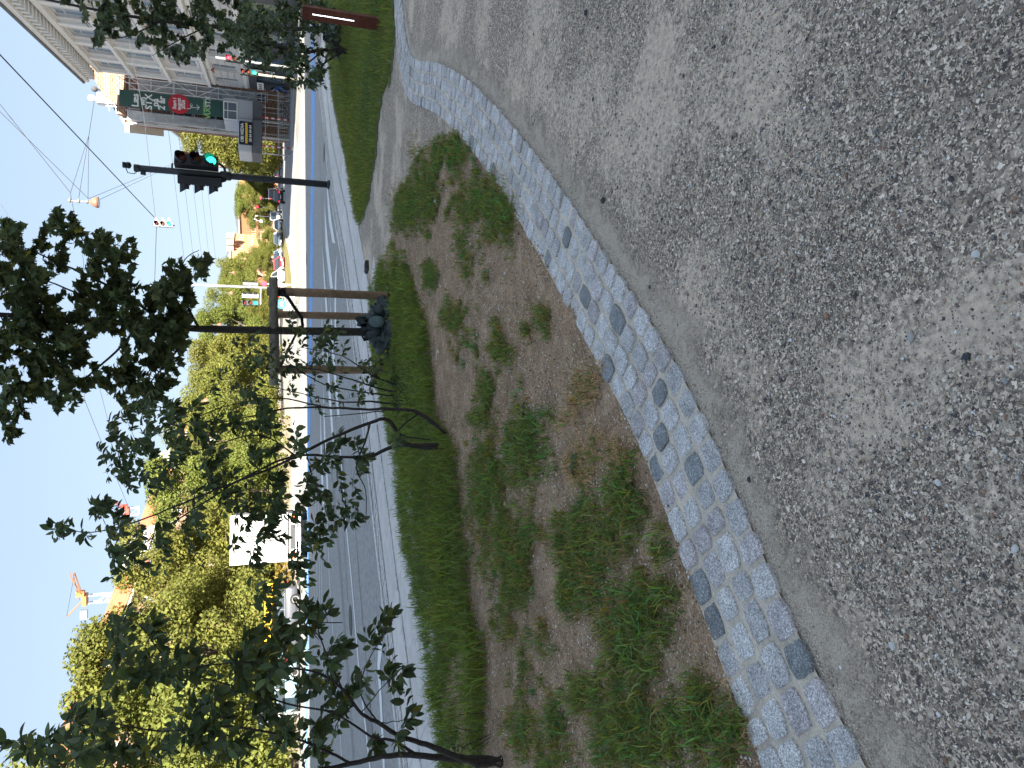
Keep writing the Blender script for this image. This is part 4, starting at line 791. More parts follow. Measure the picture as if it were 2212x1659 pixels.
for i in range(4):
    V,F,T,C,S=leafcloud(50+i,5.6,1.6,13.2,44000,.235,hue=(-.06,0,.06,.12)[i]); cm=npmesh('crown',V,F,M_leaf,T)
    mb=MB().tube([(0,0,-.1),(.05,0,1.5),(0,.05,3.2),(.1,.1,6),(0,0,9.5)],[.32,.25,.22,.15,.05],8)
    for k in range(0,46,4): c=C[k]; mb.tube([(0,0,2.6+c[2]*.15),(c[0]*.4,c[1]*.4,2.4+c[2]*.45),(c[0]*.75,c[1]*.75,c[2]*.85)],[.09,.05,.015],5)
    VAR.append((cm,mb.mesh('trunk',M_barkf,True)))
def tree(x,y,H_,var,label,group='street trees lit by the sun across the road',wid=1.,rz=0,name='plane_tree'):
    t=thing(name,label,'tree',(x,y,-.05),rz,group); cm,tm=VAR[var]; k=H_/14.0
    a=link('crown',cm,t); a.scale=(k*wid,k*wid,k); b=link('trunk',tm,t); b.scale=(k*wid,k*wid,k); return t
rowT=[(-31.5,38,17.5,1.1,'huge street tree filling the lower left corner of the view across the road'),(-25.5,50,17,1.0,'tall street tree behind the leftmost shrub, left of the parked dark estate'),(-21.5,62,16.2,1.05,'street tree above the dark estate car, red roof showing over it'),(-17.6,75,15.6,1.,'street tree directly left of the white box lorry'),(-12.6,88,15.2,1.,'street tree rising behind the white box lorry'),
 (-7.6,101,14.8,1.05,'street tree behind the tall multi-stem shrub right of the lorry'),(-2.2,113,14.6,1.05,'street tree directly behind the left side of the staked maple'),(3.4,124,14.4,1.05,'street tree framed by the trunk and the left stake of the young maple'),(9.3,134,14.,1.,'street tree behind the grey signal mast'),(15.2,140,13.4,1.,'street tree right of the grey signal mast above the parked cars'),(21.0,147,12.0,.95,'rightmost tree of the long row, next to the orange brick house')]
for i,(x,y,h,wd,lb) in enumerate(rowT): tree(x,y,h,i%4,lb,wid=wd,rz=i*1.3)
for i,(x,y,h) in enumerate([(-37,56,15),(-29,74,14.5),(-22,93,14),(-12,118,13.5)]):
    tree(x,y,h,(i+2)%4,('second-row tree hard against the salmon brick house at far left','second-row tree against the salmon brick house behind the estate car','second-row tree against the brick house behind the lorry','second-row tree against the far end of the brick house')[i],'second row of trees close to the salmon brick house')
for i,(px,py,Y,h,lb) in enumerate([(588,520,128,4.2,'low bushy ornamental tree behind the parked pickup'),(588,560,122,5,'low yellowish tree behind the red car'),(585,655,118,5.5,'yellow tinted small tree beside the blue round sign')]):
    c=A(px,py,Y); tree(c.x,Y,h,(i+1)%4,lb,'small trees at the foot of the tall row',wid=1.3)
c=A(560,437,196); tree(c.x,196,11,0,'round plane tree standing alone in the middle of the boulevard',None,wid=1.5)
c=A(560,416,186); tree(c.x,186,8.6,2,'lower half of the boulevard pair, nearest the dark signal pole',None,wid=1.2)
c=A(500,296,120); tree(c.x,120,15.2,3,'bright plane tree in front of the dark brick house beyond the scaffold',None,wid=.95)
c=A(500,338,140); tree(c.x,140,9.0,1,'small plane tree left of the sign canopy before the red brick townhouse',None,wid=1.1)
c=A(560,372,240); tree(c.x,240,11,2,'distant tree closing the boulevard beside the pale gabled building',None)
# hedges at the far side
def hedge(x0,y0,x1,y1,h,w_,label,hue=0.,m=M_leaf):
    r=np.random.RandomState(int(abs(x0*7+y0))); n=int(900*math.hypot(x1-x0,y1-y0)/4); u=r.rand(n); d=Vector((x1-x0,y1-y0,0)); nr=Vector((-d.y,d.x,0)).normalized()
    P=np.stack([x0+d.x*u,y0+d.y*u,h*(.05+.95*np.sqrt(r.rand(n)))],1); o=(r.rand(n)-.5)*w_; P[:,0]+=nr.x*o; P[:,1]+=nr.y*o
    nn_=r.randn(n,3); a=np.cross(nn_,r.randn(n,3)); a/=np.linalg.norm(a,axis=1)[:,None]; b=np.cross(a,nn_); b/=np.linalg.norm(b,axis=1)[:,None]; L_=.16
    V=np.stack([P-a*L_,P+b*L_*.7,P+a*L_,P-b*L_*.7],1).reshape(-1,3); g=.6+.7*r.rand(n,1); T=np.concatenate([g*(1.1+hue),g,g*.9],1)
    t=thing('hedge',label,'hedge',(0,0,0)); link('foliage',npmesh('foliage',V,np.arange(4*n).reshape(n,4),m,np.repeat(T,4,axis=0)),t); MB().box(((x0+x1)/2,(y0+y1)/2,h*.35),(math.hypot(d.x,d.y),w_*.5,h*.7),math.atan2(d.y,d.x)).build('branches',M_barkf,t)
a=A(600,1268,50); b=A(600,1212,50); hedge(a.x,50,b.x,50,1.35,1.6,'dry brownish clipped hedge between the lorry and the dark estate',.55)
a=A(600,1640,46); b=A(600,1420,49); hedge(a.x,46,b.x,49,1.0,1.2,'green hedge behind the cars at far left',0)
a=A(600,1160,62); b=A(600,900,66); hedge(a.x,62,b.x,66,1.6,1.5,'bright green hedge behind the lorry seen through the shrub stems',-.05)
# ------------------------------------------------------------------ VEHICLES
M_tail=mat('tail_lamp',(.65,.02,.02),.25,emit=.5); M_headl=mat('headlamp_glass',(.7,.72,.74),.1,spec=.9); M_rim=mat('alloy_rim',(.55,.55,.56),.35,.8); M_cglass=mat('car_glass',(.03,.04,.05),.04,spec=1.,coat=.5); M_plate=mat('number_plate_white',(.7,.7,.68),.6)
WHEEL={}
def wheel(par,x,y,r,w_=.22):
    k=(round(r,2),w_)
    if k not in WHEEL:
        Mx=Matrix.Rotation(math.pi/2,4,'X'); a=MB().lathe((0,0,0),[(r*.6,-w_/2),(r*.93,-w_/2),(r,-w_*.3),(r,w_*.3),(r*.93,w_/2),(r*.6,w_/2)],20,Mx).mesh('tyre',M_rubber,True)
        b=MB().lathe((0,0,0),[(.05,-w_/2+.02),(r*.62,-w_/2-.005),(r*.62,w_/2+.005),(.05,w_/2-.02)],20,Mx)
        WHEEL[k]=(a,b.mesh('rim',M_rim))
    t=link('wheel',WHEEL[k][0],par); t.location=(x,y,r); link('rim',WHEEL[k][1],t)
def car(label,x,y,rz,col,L_=4.4,W_=1.8,H_=1.48,kind='hatch',name='parked_car',cat='car',brake=False,group=None,zg=-.10,belt=.92):
    t=thing(name,label,cat,(x,y,zg),rz,group); m=mat('car_paint_%s'%'_'.join('%02d'%int(c*100) for c in col),col,.3,0,spec=.5,coat=.35)
    hl=L_/2; hw=W_/2; r=.33
    if kind=='estate': st=[(-hl,.30,.80,.86),(-hl+.12,.22,.92,.96),(-hl+.9,.2,.94,1),(0,.2,.92,1),(hl-1.3,.2,.90,1),(hl-.35,.2,.72,.95),(hl,.3,.58,.82)]; roof=[(-hl+.22,belt),(-hl+.75,H_-.12),(-hl+1.1,H_-.02),(-.2,H_),(.35,H_-.08),(1.15,belt)]
    elif kind=='van': st=[(-hl,.3,1.05,.96),(-hl+.1,.22,1.1,1),(0,.2,1.1,1),(hl-1.0,.2,1.06,1),(hl-.3,.2,.86,.95),(hl,.3,.65,.85)]; roof=[(-hl+.05,1.1),(-hl+.12,H_-.06),(-hl+.4,H_),(hl-1.9,H_),(hl-1.5,H_-.1),(hl-.85,1.05)]
    else: st=[(-hl,.34,.84,.88),(-hl+.12,.22,.92,.96),(-hl+.8,.2,.95,1),(0,.2,.92,1),(hl-1.2,.2,.90,1),(hl-.35,.2,.72,.95),(hl,.3,.56,.82)]; roof=[(-hl+.08,belt),(-hl+.5,H_-.12),(-hl+.85,H_-.01),(-.1,H_),(.4,H_-.08),(1.2,belt)]
    mb=MB(); n=8
    for (sx,zb,zt,wf) in st:
        w2=hw*wf
        for (yy,zz) in ((-w2*.9,zb),(-w2,zb+.15),(-w2*1.0,(zb+zt)/2+.05),(-w2*.9,zt),(w2*.9,zt),(w2*1.0,(zb+zt)/2+.05),(w2,zb+.15),(w2*.9,zb)): mb.v.append(Vector((sx,yy,zz)))
    for i in range(len(st)-1):
        for j in range(n): a=i*n+j; b=i*n+(j+1)%n; mb.f.append((a,b,b+n,a+n))
    mb.f.append(tuple(range(n))[::-1]); mb.f.append(tuple(range((len(st)-1)*n,len(st)*n)))
    mb.build('body',m,t,True,bevel=.03)
    gl=MB(); rf=MB(); zmx=H_
    def wy(z): return hw*(.90-.20*(z-belt)/(H_-belt))
    pr=roof
    for sg in (-1,1): gl.poly([(a,sg*wy(b),b) for a,b in (pr if sg<0 else pr[::-1])])
    for i in range(len(pr)-1):
        (a,b),(c,d)=pr[i],pr[i+1]; q=[(a,-wy(b),b),(a,wy(b),b),(c,wy(d),d),(c,-wy(d),d)]
        (gl if abs(d-b)>.10 else rf).poly([Vector(v)+Vector((0,0,.0)) for v in q])
    gl.build('glasshouse',M_cglass,t)
    # painted roof and pillars, slightly proud of the glass
    rp_=[p_ for p_ in pr if p_[1]>H_-.15]; rp2=MB()
    for i in range(len(rp_)-1):
        (a,b),(c,d)=rp_[i],rp_[i+1]; cx_=(a+c)/2; ang=math.atan2(d-b,c-a); rp2.box((0,0,0),(math.hypot(c-a,d-b)+.02,2*wy(H_)+.07,.05),0,Matrix.Translation((cx_,0,(b+d)/2+.012))@Matrix.Rotation(-ang,4,'Y'))
    rp2.build('roof',m,t)
    pl=MB(); lo=pr[0]; hi=pr[-1]
    for sg in (-1,1):
        for (a,b),(c,d) in ((pr[0],pr[1]),(pr[-1],pr[-2])): pl.tube([(a,sg*(wy(b)+.005),b),(c,sg*(wy(d)+.005),d)],.045,5)
        for u in ((.32,.66) if kind!='van' else (.75,)):
            xx=pr[1][0]*(1-u)+pr[-2][0]*u; pl.tube([(xx,sg*(wy(belt)+.0),belt-.02),(xx,sg*(wy(H_)),H_-.05)],.04,5)
    pl.build('pillars',m,t)
    if kind=='estate':
        for sg in (-1,1): MB().tube([(pr[0][0]+.15,sg*(wy(belt)+.03),belt+.04),(pr[1][0]+.2,sg*(wy(H_)+.03),H_-.12),(-.2,sg*(wy(H_)+.03),H_-.05),(.4,sg*(wy(H_)+.03),H_-.13),(1.1,sg*(wy(belt)+.03),belt+.03),(pr[0][0]+.15,sg*(wy(belt)+.03),belt+.03)],.018,5).build('chrome_trim',M_rim,t)
    for sx in (-hl+.78,hl-.85):
        for sy in (-1,1): wheel(t,sx,sy*(hw-.10),r)
    for sy in (-1,1):
        MB().box((-hl+.02,sy*hw*.70,.80 if kind!='van' else .95),(.14,.28,.15)).build('tail_light',M_tail,t); MB().box((hl-.12,sy*hw*.62,.62),(.24,.32,.13)).build('headlight',M_headl,t)
        MB().box((.95,sy*(hw+.06),.98),(.14,.16,.12)).build('mirror',m,t)
    MB().box((-hl-.01,0,.62),(.03,.5,.12)).build('number_plate',M_plate,t); MB().box((hl,0,.42),(.05,.5,.12)).build('number_plate',M_plate,t); MB().box((hl-.02,0,.40),(.08,W_*.62,.14)).build('grille',M_black,t); MB().box((-hl+.02,0,.36),(.1,W_*.8,.14)).build('bumper',M_black,t)
    return t
HD=math.atan2(.962,.272)   # heading of the boulevard
c=A(600,416,104); car('black hatchback seen from behind on the sunlit boulevard, right of the signal pole'.replace('right','just left'),c.x,106,HD,(.02,.022,.025))
c=A(590,408,124); car('silver grey van driving ahead of the black hatchback',c.x,127,HD,(.45,.46,.48),5.0,1.95,2.3,'van','delivery_van','van')
c=A(600,372,150); car('white hatchback in shade on the right of the boulevard',c.x,150,HD,(.6,.6,.6))
c=A(605,570,96); car('bright red car facing the camera beside the grassy traffic island',c.x,97,math.pi+HD+.2,(.42,.02,.02),4.2,1.8,1.5)
c=A(605,603,92); car('white compact van standing left of the red car',c.x,94,HD-.5,(.75,.75,.74),4.3,1.8,1.8,'van','delivery_van','van')
c=A(605,559,112); car('dark blue car waiting behind the red car',c.x,112,math.pi+HD+.15,(.03,.05,.08))
c=A(605,543,110); car('pale blue grey car second in the oncoming queue',c.x,114,math.pi+HD+.1,(.22,.30,.38))
c=A(605,517,118); car('dark grey car third in the oncoming queue',c.x,118,math.pi+HD,(.10,.12,.15))
c=A(605,498,114); car('white hatchback in the oncoming queue below the orange house',c.x,120,math.pi+HD,(.75,.75,.74))
c=A(600,480,124); car('small white car furthest left of the white globe lamp',c.x,126,math.pi+HD,(.66,.67,.68))
c=A(598,462,140); car('distant white van beneath the round boulevard tree',c.x,142,math.pi+HD,(.62,.63,.64),4.8,1.9,2.1,'van','delivery_van','van')
c=A(650,1345,45.5); car('dark blue grey estate car with chrome window trim across the road',c.x-.1,46.3,math.pi+.06,(.055,.06,.075),4.6,1.82,1.46,'estate')
c=A(650,1490,47); car('pale blue car half hidden by leaves in front of the dark estate',c.x,47.5,math.pi-.05,(.16,.25,.30),4.3,1.8,1.5)
# box lorry
LR=thing('box_lorry','white box lorry seen from behind with red and amber rear lights, across the road','lorry',(-7.45,36.3,-.10),1.15)
# local x forward; rear at x=0
HDl=math.radians(90+8); LR.rotation_euler=(0,0,HDl)
W_=2.25; LB=6.2
MB().box((LB/2,0,.92+1.33),(LB,W_,2.62)).build('cargo_box',mat('lorry_white',(.40,.40,.39),.5,var=.05,scale=2),LR,bevel=.04)
for s_ in (-1,1): MB().box((-.03,s_*W_*.245,2.28),(.05,W_*.47,2.4)).build('rear_door',MATS['lorry_white'],LR)
for s_ in (-.12,.12): MB().tube([(-.08,s_,1.0),(-.08,s_,3.4)],.028,6).build('lock_bar',M_metal,LR)
MB().box((-.06,0,3.52),(.12,W_+.04,.1)).build('top_frame',M_lgrey,LR)
for s_ in (-1,1): MB().box((-.05,s_*(W_/2+.0),2.25),(.1,.07,2.6)).build('corner_post',M_lgrey,LR)
MB().box((LB/2,0,.80),(LB-.2,1.0,.2)).build('chassis',M_metal,LR); 
tl=MB().box((-.12,0,.72),(.12,W_,.34)).build('tail_frame',M_white,LR); MB().box((-.19,0,.72),(.02,W_-.14,.22)).build('dark_plate',M_metal,LR)  # thin dark plate standing proud of the white tail frame
M_amb=mat('amber_lamp',(.9,.35,.03),.3,emit=.4)
for s_ in (-1,1):
    MB().box((-.22,s_*(W_/2-.30),.72),(.04,.26,.17)).build('tail_light',M_tail,LR); MB().box((-.22,s_*(W_/2-.12),.72),(.04,.08,.17)).build('indicator',M_amb,LR); MB().box((-.22,s_*(W_/2-.49),.72),(.04,.10,.15)).build('reversing_light',M_headl,LR)
for s_ in (-1,1):
    wheel(LR,1.15,s_*(W_/2-.2),.45,.4); wheel(LR,LB+.9,s_*(W_/2-.2),.45,.3); MB().box((.35,s_*(W_/2-.25),.45),(.03,.45,.4)).build('mudflap',M_black,LR)
MB().box((-.05,0,.40),(.1,1.9,.1)).build('underrun_bar',M_lgrey,LR)
mb=MB().prism([(LB+.15,.5),(LB+1.9,.5),(LB+1.95,1.2),(LB+1.55,2.35),(LB+.15,2.4)],-1.0,1.0); mb.build('cab',M_white,LR,bevel=.05)
MB().box((LB+1.0,0,1.85),(.8,2.03,.55)).build('cab_window',M_cglass,LR)
for s_ in (-.45,.3): MB().box((-.07,s_,1.5),(.02,.45,.16)).build('notice_plate',M_lgrey,LR)
# ------------------------------------------------------------------ SIGNALS, LAMPS, WIRES
def visor(r,l,n=14,droop=.6):
    mb=MB(); R2=Matrix.Rotation(math.pi/2,4,'X')
    for k in range(n+1):
        t=math.pi*(-.18)+ (math.pi*1.36)*k/n; c,s_=math.cos(t),math.sin(t); ll=l*(.55+.45*max(0,s_))
        for q,rr in ((0,r),(1,r)): mb.v.append(Vector((rr*c,-q*ll,rr*s_)))
        for q,rr in ((0,r-.008),(1,r-.008)): mb.v.append(Vector((rr*c,-q*ll,rr*s_)))
    for k in range(n): a=k*4; mb.f += [(a,a+1,a+5,a+4),(a+2,a+6,a+7,a+3)]
    return mb.mesh('visor',M_black,True)
VIS={}
def signal_head(par,loc,rz,lit,u=.36,m=None,cover=False,rl=.12):
    """three-lens head facing local -Y"""
    m=m or M_black; h=MB().box((0,0,0),(u*.93,u*.62,u*3)).build('signal_head',m,par,bevel=.015); h.location=loc; h.rotation_euler=(0,0,rz)
    if u not in VIS: VIS[u]=(visor(rl*1.18*u/.36,u*.62),MB().lathe((0,0,0),[(rl*u/.36,0),(rl*.97*u/.36,.02),(rl*.5*u/.36,.035)],16,Matrix.Rotation(math.pi/2,4,'X')),)
    for k,(nm,on,off) in enumerate((('red',M_red,M_redoff),('amber',mat('amber_lamp',(.9,.35,.03),.3,emit=.4),M_amoff),('green',M_green,M_groff))):
        z=u*(1-k); mm=on if lit==k else off; key=('lens',u,mm.name)
        if key not in VIS: VIS[key]=VIS[u][1].mesh('lens',mm,True)
        o=link('lens',VIS[key],h); o.location=(0,-u*.32,z); o=link('visor',VIS[u][0],h); o.location=(0,-u*.31,z)
    for z in (u*.5,-u*.5): o=MB().box((0,-u*.315,z),(u*.93,.012,.025)).build('joint_strip',M_metal,h)
    return h
px_,py_=5.68,20.85
TP=thing('signal_post','dark traffic signal post at the kerb, green light showing, small camera on top','traffic light',(px_,py_,0))
MB().tube([(0,0,-.01),(0,0,3.2),(0,0,5.0)],[.092,.088,.085],14).build('post',M_metal,TP,True)
MB().lathe((0,0,0),[(.13,0),(.13,.06),(.095,.09)],14).build('base_collar',M_metal,TP); MB().lathe((0,0,0),[(.105,2.62),(.125,2.66),(.125,2.86),(.105,2.9)],14).build('clamp',M_black,TP,True)
MB().lathe((0,0,0),[(.1,4.88),(.1,5.0)],14).build('cap',M_black,TP)
h1=signal_head(TP,(.26,-.12,3.48),.35,2,.36,rl=.125); h2=signal_head(TP,(-.22,-.06,3.40),-1.80,-1,.36,rl=.125)
MB().tube([(0,0,2.75),(.2,-.05,2.8),(.3,-.1,2.93)],.035,8).build('bracket',M_black,TP,True); MB().tube([(0,0,2.75),(-.15,-.05,2.78),(-.2,-.1,2.88)],.035,8).build('bracket',M_black,TP,True)
MB().tube([(0,0,4.1),(.2,-.05,4.08)],.025,6).build('bracket',M_black,TP)
MB().lathe((.05,-.02,5.14),[(.03,-.08),(.08,-.05),(.09,0),(.06,.07),(.02,.09)],12).build('camera_ball',M_black,TP,True); MB().box((.03,-.08,5.22),(.13,.1,.07)).build('camera',M_black,TP); MB().tube([(-.06,0,4.9),(-.16,0,5.0),(-.14,0,5.15),(0,0,5.2)],.012,6).build('cable',M_black,TP)
MB().box((-.13,-.03,4.78),(.08,.08,.12)).build('detector',M_black,TP)
MB().lathe((.46,-.05,3.75),[(.02,-.08),(.08,-.04),(.09,.05),(.02,.1)],10).build('warning_lens',mat('amber_lens',(.5,.16,.07),.4),TP,True)
# mast in mid distance
c=A(580,622,47); MP=thing('signal_mast','tall pale grey signal mast behind the stake frame, two pairs of heads facing away','traffic light',(c.x,47,-.1))
top=A(333,618,47); MB().tube([(0,0,0),(0,0,top.z+.1)],[.085,.075],10).build('post',M_grey,MP,True)
for z,x in ((A(541,616,47).z,.16),): signal_head(MP,(x,.2,z+.1),2.2,-1,.30,M_grey)
signal_head(MP,(-.55,-.15,A(541,640,47).z+.1),1.2,-1,.32,M_lgrey); signal_head(MP,(-1.02,-.2,A(541,654,47).z+.1),.1,2,.32,M_metal)
MB().tube([(0,0,A(563,640,47).z+.1),(-1.05,-.1,A(563,654,47).z+.1)],.035,6).build('cross_arm',M_lgrey,MP); MB().tube([(0,0,A(540,640,47).z+.1),(.16,.1,A(540,640,47).z+.1)],.03,6).build('cross_arm',M_lgrey,MP)
t=thing('cycle_sign','round blue and white cycle path sign on a thin post beside the grey mast','sign'); c=A(607,657,45)
MB().tube([(c.x,45.05,-.1),(c.x,45.05,c.z+.5)],.03,6).build('post',M_grey,t); MB().lathe((c.x,45,c.z),[(.28,-.01),(.28,.01)],24,Matrix.Rotation(math.pi/2,4,'X')).build('disc',mat('sign_blue',(.03,.22,.60),.5),t)
for k in (-1,1): MB().lathe((c.x+k*.1,44.97,c.z-.05),[(.075,-.005),(.075,.005)],14,Matrix.Rotation(math.pi/2,4,'X')).build('wheel_symbol',M_white,t)
MB().tube([(c.x-.1,44.96,c.z-.05),(c.x-.02,44.96,c.z+.08),(c.x+.07,44.96,c.z+.08),(c.x+.1,44.96,c.z-.05)],.014,4).build('frame_symbol',M_white,t)
t=thing('red_signal','small round red light on a short white post left of the red car','traffic light'); c=A(571,613,60)
MB().tube([(c.x,60,-.1),(c.x,60,c.z)],.05,8).build('post',M_white,t); MB().lathe((c.x,59.9,c.z),[(.2,-.05),(.2,.0),(.12,.04)],14,Matrix.Rotation(math.pi/2,4,'X')).build('lamp',M_red,t)
# right-hand signals
def small_signal(name,label,px,py,vb,Y,lit,mpost,u=.33,lean=0.):
    c=A(px,py,Y); t=thing(name,label,'traffic light',(c.x,Y,-.1)); MB().tube([(0,0,0),(0,0,c.z+.8)],.07,10).build('post',mpost,t,True); signal_head(t,(-.05,-.16,c.z+.1+(u if lit==2 else -u)),.1,lit,u,rl=.13); return t
small_signal('signal_post','cream post with a lit green light in front of the charcoal shopfront',549,160,640,48,2,mat('cream_post',(.34,.31,.26),.6))
small_signal('signal_post','slim post with a lit red light half behind the dark shrub leaves',494,128,640,44,0,M_grey)
for (px,py,Y,lit,lb) in ((575,335,170,0,'tiny red signal right of the boulevard near the red brick house'),(563,428,128,0,'tiny red signal over the lane left of the black hatchback'),(585,428,128,0,'lower tiny red signal beside the black hatchback'),(556,447,140,0,'tiny red signal furthest left under the round tree')):
    t=thing('distant_signal',lb,'traffic light',group='small red signals down the boulevard'); c=A(px,py,Y); MB().tube([(c.x,Y,-.1),(c.x,Y,c.z)],.06,6).build('post',M_grey,t); MB().box((c.x,Y-.1,c.z-.3),(.34,.2,1.0)).build('housing',M_black,t); MB().lathe((c.x,Y-.22,c.z),[(.2,-.02),(.2,.02)],12,Matrix.Rotation(math.pi/2,4,'X')).build('lamp',M_red,t)
t=thing('globe_lamp','white globe lamp on an arm beside the round boulevard tree','street lamp'); c=A(565,478,118)
MB().tube([(c.x+.8,118,-.1),(c.x+.8,118,c.z+.9),(c.x+.3,118,c.z+1.1),(c.x,118,c.z+.4)],.05,6).build('post',M_white,t,True); MB().lathe((c.x,118,c.z),[(.02,-.3),(.22,-.2),(.3,0),(.22,.2),(.02,.3)],14).build('globe',M_white,t,True)
# the signal hung over the road
c=A(353,485,41); HS=thing('hanging_signal','three-lens signal with white visors hanging from wires over the road, green lit','traffic light',(c.x,41,c.z))
signal_head(HS,(0,0,0),.15,2,.30,M_lgrey,rl=.125)
for s_ in (-1,1): MB().tube([(.0,.12,s_*.45),(0,.12,s_*.52)],.03,6).build('lug',M_metal,HS)
mv=mat('visor_white',(.55,.55,.53),.5)
for k in (-1,0,1): MB().prism([(.13,.10),(.36,.05),(.13,-.12)],-.12,.12,Matrix.Translation((0,0,k*.3))).build('side_visor',mv,HS)
# hanging street lamps
M_bowl=mat('lamp_bowl',(.30,.12,.08),.5,var=.1,scale=6); M_brass=mat('lamp_stem',(.24,.20,.15),.5,.3)
def hang_lamp(px,py,Y,label,s_=1.,big=False,grp='hanging street lamps along the avenue'):
    c=A(px,py,Y); t=thing('hanging_street_lamp',label,'street lamp',(c.x,Y,c.z),0,grp)
    MB().lathe((0,0,0),[(.36*s_,-.22*s_),(.34*s_,-.05*s_),(.26*s_,.12*s_),(.12*s_,.24*s_),(.07*s_,.28*s_)],18).build('bowl',M_bowl,t,True); MB().lathe((0,0,0),[(.30*s_,-.25*s_),(.34*s_,-.20*s_)],18).build('diffuser',M_white,t)
    MB().tube([(0,0,.26*s_),(0,0,(1.55 if big else .9)*s_)],.035*s_,6).build('stem',M_brass,t)
    if big:
        for z in (.28,.58,.9): MB().lathe((0,0,z),[(.03,-.05),(.08,-.03),(.08,.03),(.03,.05)],10).build('insulator',M_brass,t)
    return t
hang_lamp(205,437,33,'rust coloured lamp bowl hanging high against the open sky, nearest of the hanging lamps',.62,True,None)
hang_lamp(444,866,52,'pink hanging lamp in front of the trees just left of the maple trunk',.6,False)
hang_lamp(474,702,68,'hanging lamp bowl touching the right edge of the maple trunk',.6)
hang_lamp(499,633,80,'small pink hanging lamp beside the grey mast, lower of two',.6)
hang_lamp(504,589,92,'small pink hanging lamp right of the grey mast',.6)
hang_lamp(529,559,104,'tiny pink hanging lamp furthest right before the orange house',.6)
hang_lamp(318,1218,40,'pale pink hanging lamp half hidden by shrub leaves above the lorry',.6)
t=hang_lamp(460,152,60,'cream hanging lamp in a wire ring before the stucco facade',.55,False,None)
# wires
WN=[0]
def wire(pts,label,r=.014,grp='overhead wires crossing the sky',sag=.0):
    P=[A(*p) for p in pts]; Q=[]
    for a,b in zip(P,P[1:]):
        for k in range(8): u=k/8; q=a.lerp(b,u); q.z-=sag*4*u*(1-u); Q.append(q)
    Q.append(P[-1]); o=MB().tube(Q,r,5).build('overhead_wire',M_wire); tag(o,label,'wire',grp)
wire([(-60,55,24),(332,468,41),(338,484,41)],'thick dark wire running diagonally down to the hanging signal',.022,None)
for a,b,lb in (((-60,150,30),(152,416,33),'upper of two parallel wires ending at the high street lamp'),((-60,182,30),(190,428,33),'lower of two parallel wires ending at the high street lamp')): wire([a,b],lb,.012,None)
for e,lb in (((152,417,33),'uppermost'),((170,428,33),'middle'),((190,430,33),'lowest')): wire([(192,292,52),e],lb+' strand of the three wires fanning out to the high street lamp',.012,None)
wire([(208,190,75),(192,292,52)],'single wire from the roof finial to the fan of three strands',.02,None)
for a,b,lb in (((190,430,33),(378,352,80),'thin span from the high lamp down past the signal post, upper'),((196,440,33),(384,352,80),'thin span from the high lamp down past the signal post, lower')): wire([a,b],lb,.010,None)
wire([(275,60,48),(311,250,44),(337,484,41)],'wire from the stucco building across to the hanging signal',.014,None)
wire([(338,488,41),(334,612,47)],'wire between the hanging signal and the top of the grey mast',.016,None)
wire([(337,470,41),(372,492,41)],'short stay wire beside the hanging signal',.012,None)
for k,(a,b) in enumerate([((360,250,90),(398,560,110)),((385,285,100),(418,560,120)),((405,300,110),(436,560,130)),((425,315,120),(452,560,140)),((440,330,125),(466,560,150))]): wire([a,b],('highest','second highest','middle','second lowest','lowest')[k]+' of five faint parallel spans low over the boulevard',.02,'faint parallel wires low over the boulevard')
wire([(182,863,45),(214,942,49),(300,1150,60)],'faint wire left of the maple crown, upper',.014,None); wire([(206,800,45),(232,905,48)],'faint short wire left of the maple crown, lower',.012,None)
wire([(152,418,33),(180,560,36),(182,863,45)],'long thin wire from the high lamp running behind the maple crown',.010,None)
wire([(0,440,40),(28,480,40)],'short piece of wire at the very top beside the maple tip',.012,None)
# cranes
M_cry=mat('crane_orange',(.30,.14,.05),.7); M_crw=mat('crane_grey',(.34,.36,.39),.6); M_crr=mat('crane_red',(.60,.07,.04),.6)
def crane(label,base,top,jib,mm,mj,Y,w_=1.6):
    a=A(*base,Y); b=A(*top,Y); j=A(*jib,Y-6); t=thing('tower_crane',label,'crane'); mb=MB(); n=int((b.z-a.z)/2.2)
    for sx in (-1,1):
        for sy in (-1,1): mb.tube([(b.x+sx*w_/2,Y+sy*w_/2,a.z),(b.x+sx*w_/2,Y+sy*w_/2,b.z)],.09,4)
    for k in range(n):
        z0=a.z+k*2.2; s_=1 if k%2 else -1
        for sy in (-1,1): mb.tube([(b.x-s_*w_/2,Y+sy*w_/2,z0),(b.x+s_*w_/2,Y+sy*w_/2,z0+2.2)],.08,4); mb.tube([(b.x-w_/2,Y+sy*w_/2,z0),(b.x+w_/2,Y+sy*w_/2,z0)],.07,4)
    mb.build('mast',mm,t); MB().box((b.x,Y,b.z+.7),(2.4,2.2,.8)).build('slewing_platform',mj,t); MB().box((b.x+1.6,Y-1,b.z+1.4),(1.2,1.2,1.6)).build('cab',mj,t); MB().box((b.x-3.2,Y,b.z+.9),(1.8,1.4,1.2)).build('counterweight',M_crw,t)
    mb=MB(); d=(j-b)
    for o_ in ((-.5,0),(.5,0),(0,.8)): mb.tube([(b.x+o_[0],Y,b.z+1+o_[1]),(j.x+o_[0]*.4,Y-6,j.z+o_[1]*.4)],.08,4)
    for k in range(12): u=k/12; p=b.lerp(j,u); q=b.lerp(j,u+1/12); mb.tube([(p.x-.5,p.y,p.z+1),(q.x+.5,q.y,q.z+1)],.05,4)
    mb.build('jib',mj,t)
    p=b+Vector((-3.4,0,4.2)); MB().tube([(b.x,Y,b.z+1),tuple(p)],.12,4).build('a_frame',mj,t); MB().tube([tuple(p),tuple(j)],.04,4).build('tie_rope',M_metal,t)
crane('orange and grey tower crane with raised jib above the red tiled roof',(330,1292),(192,1294),(161,1238),M_crw,M_cry,175)
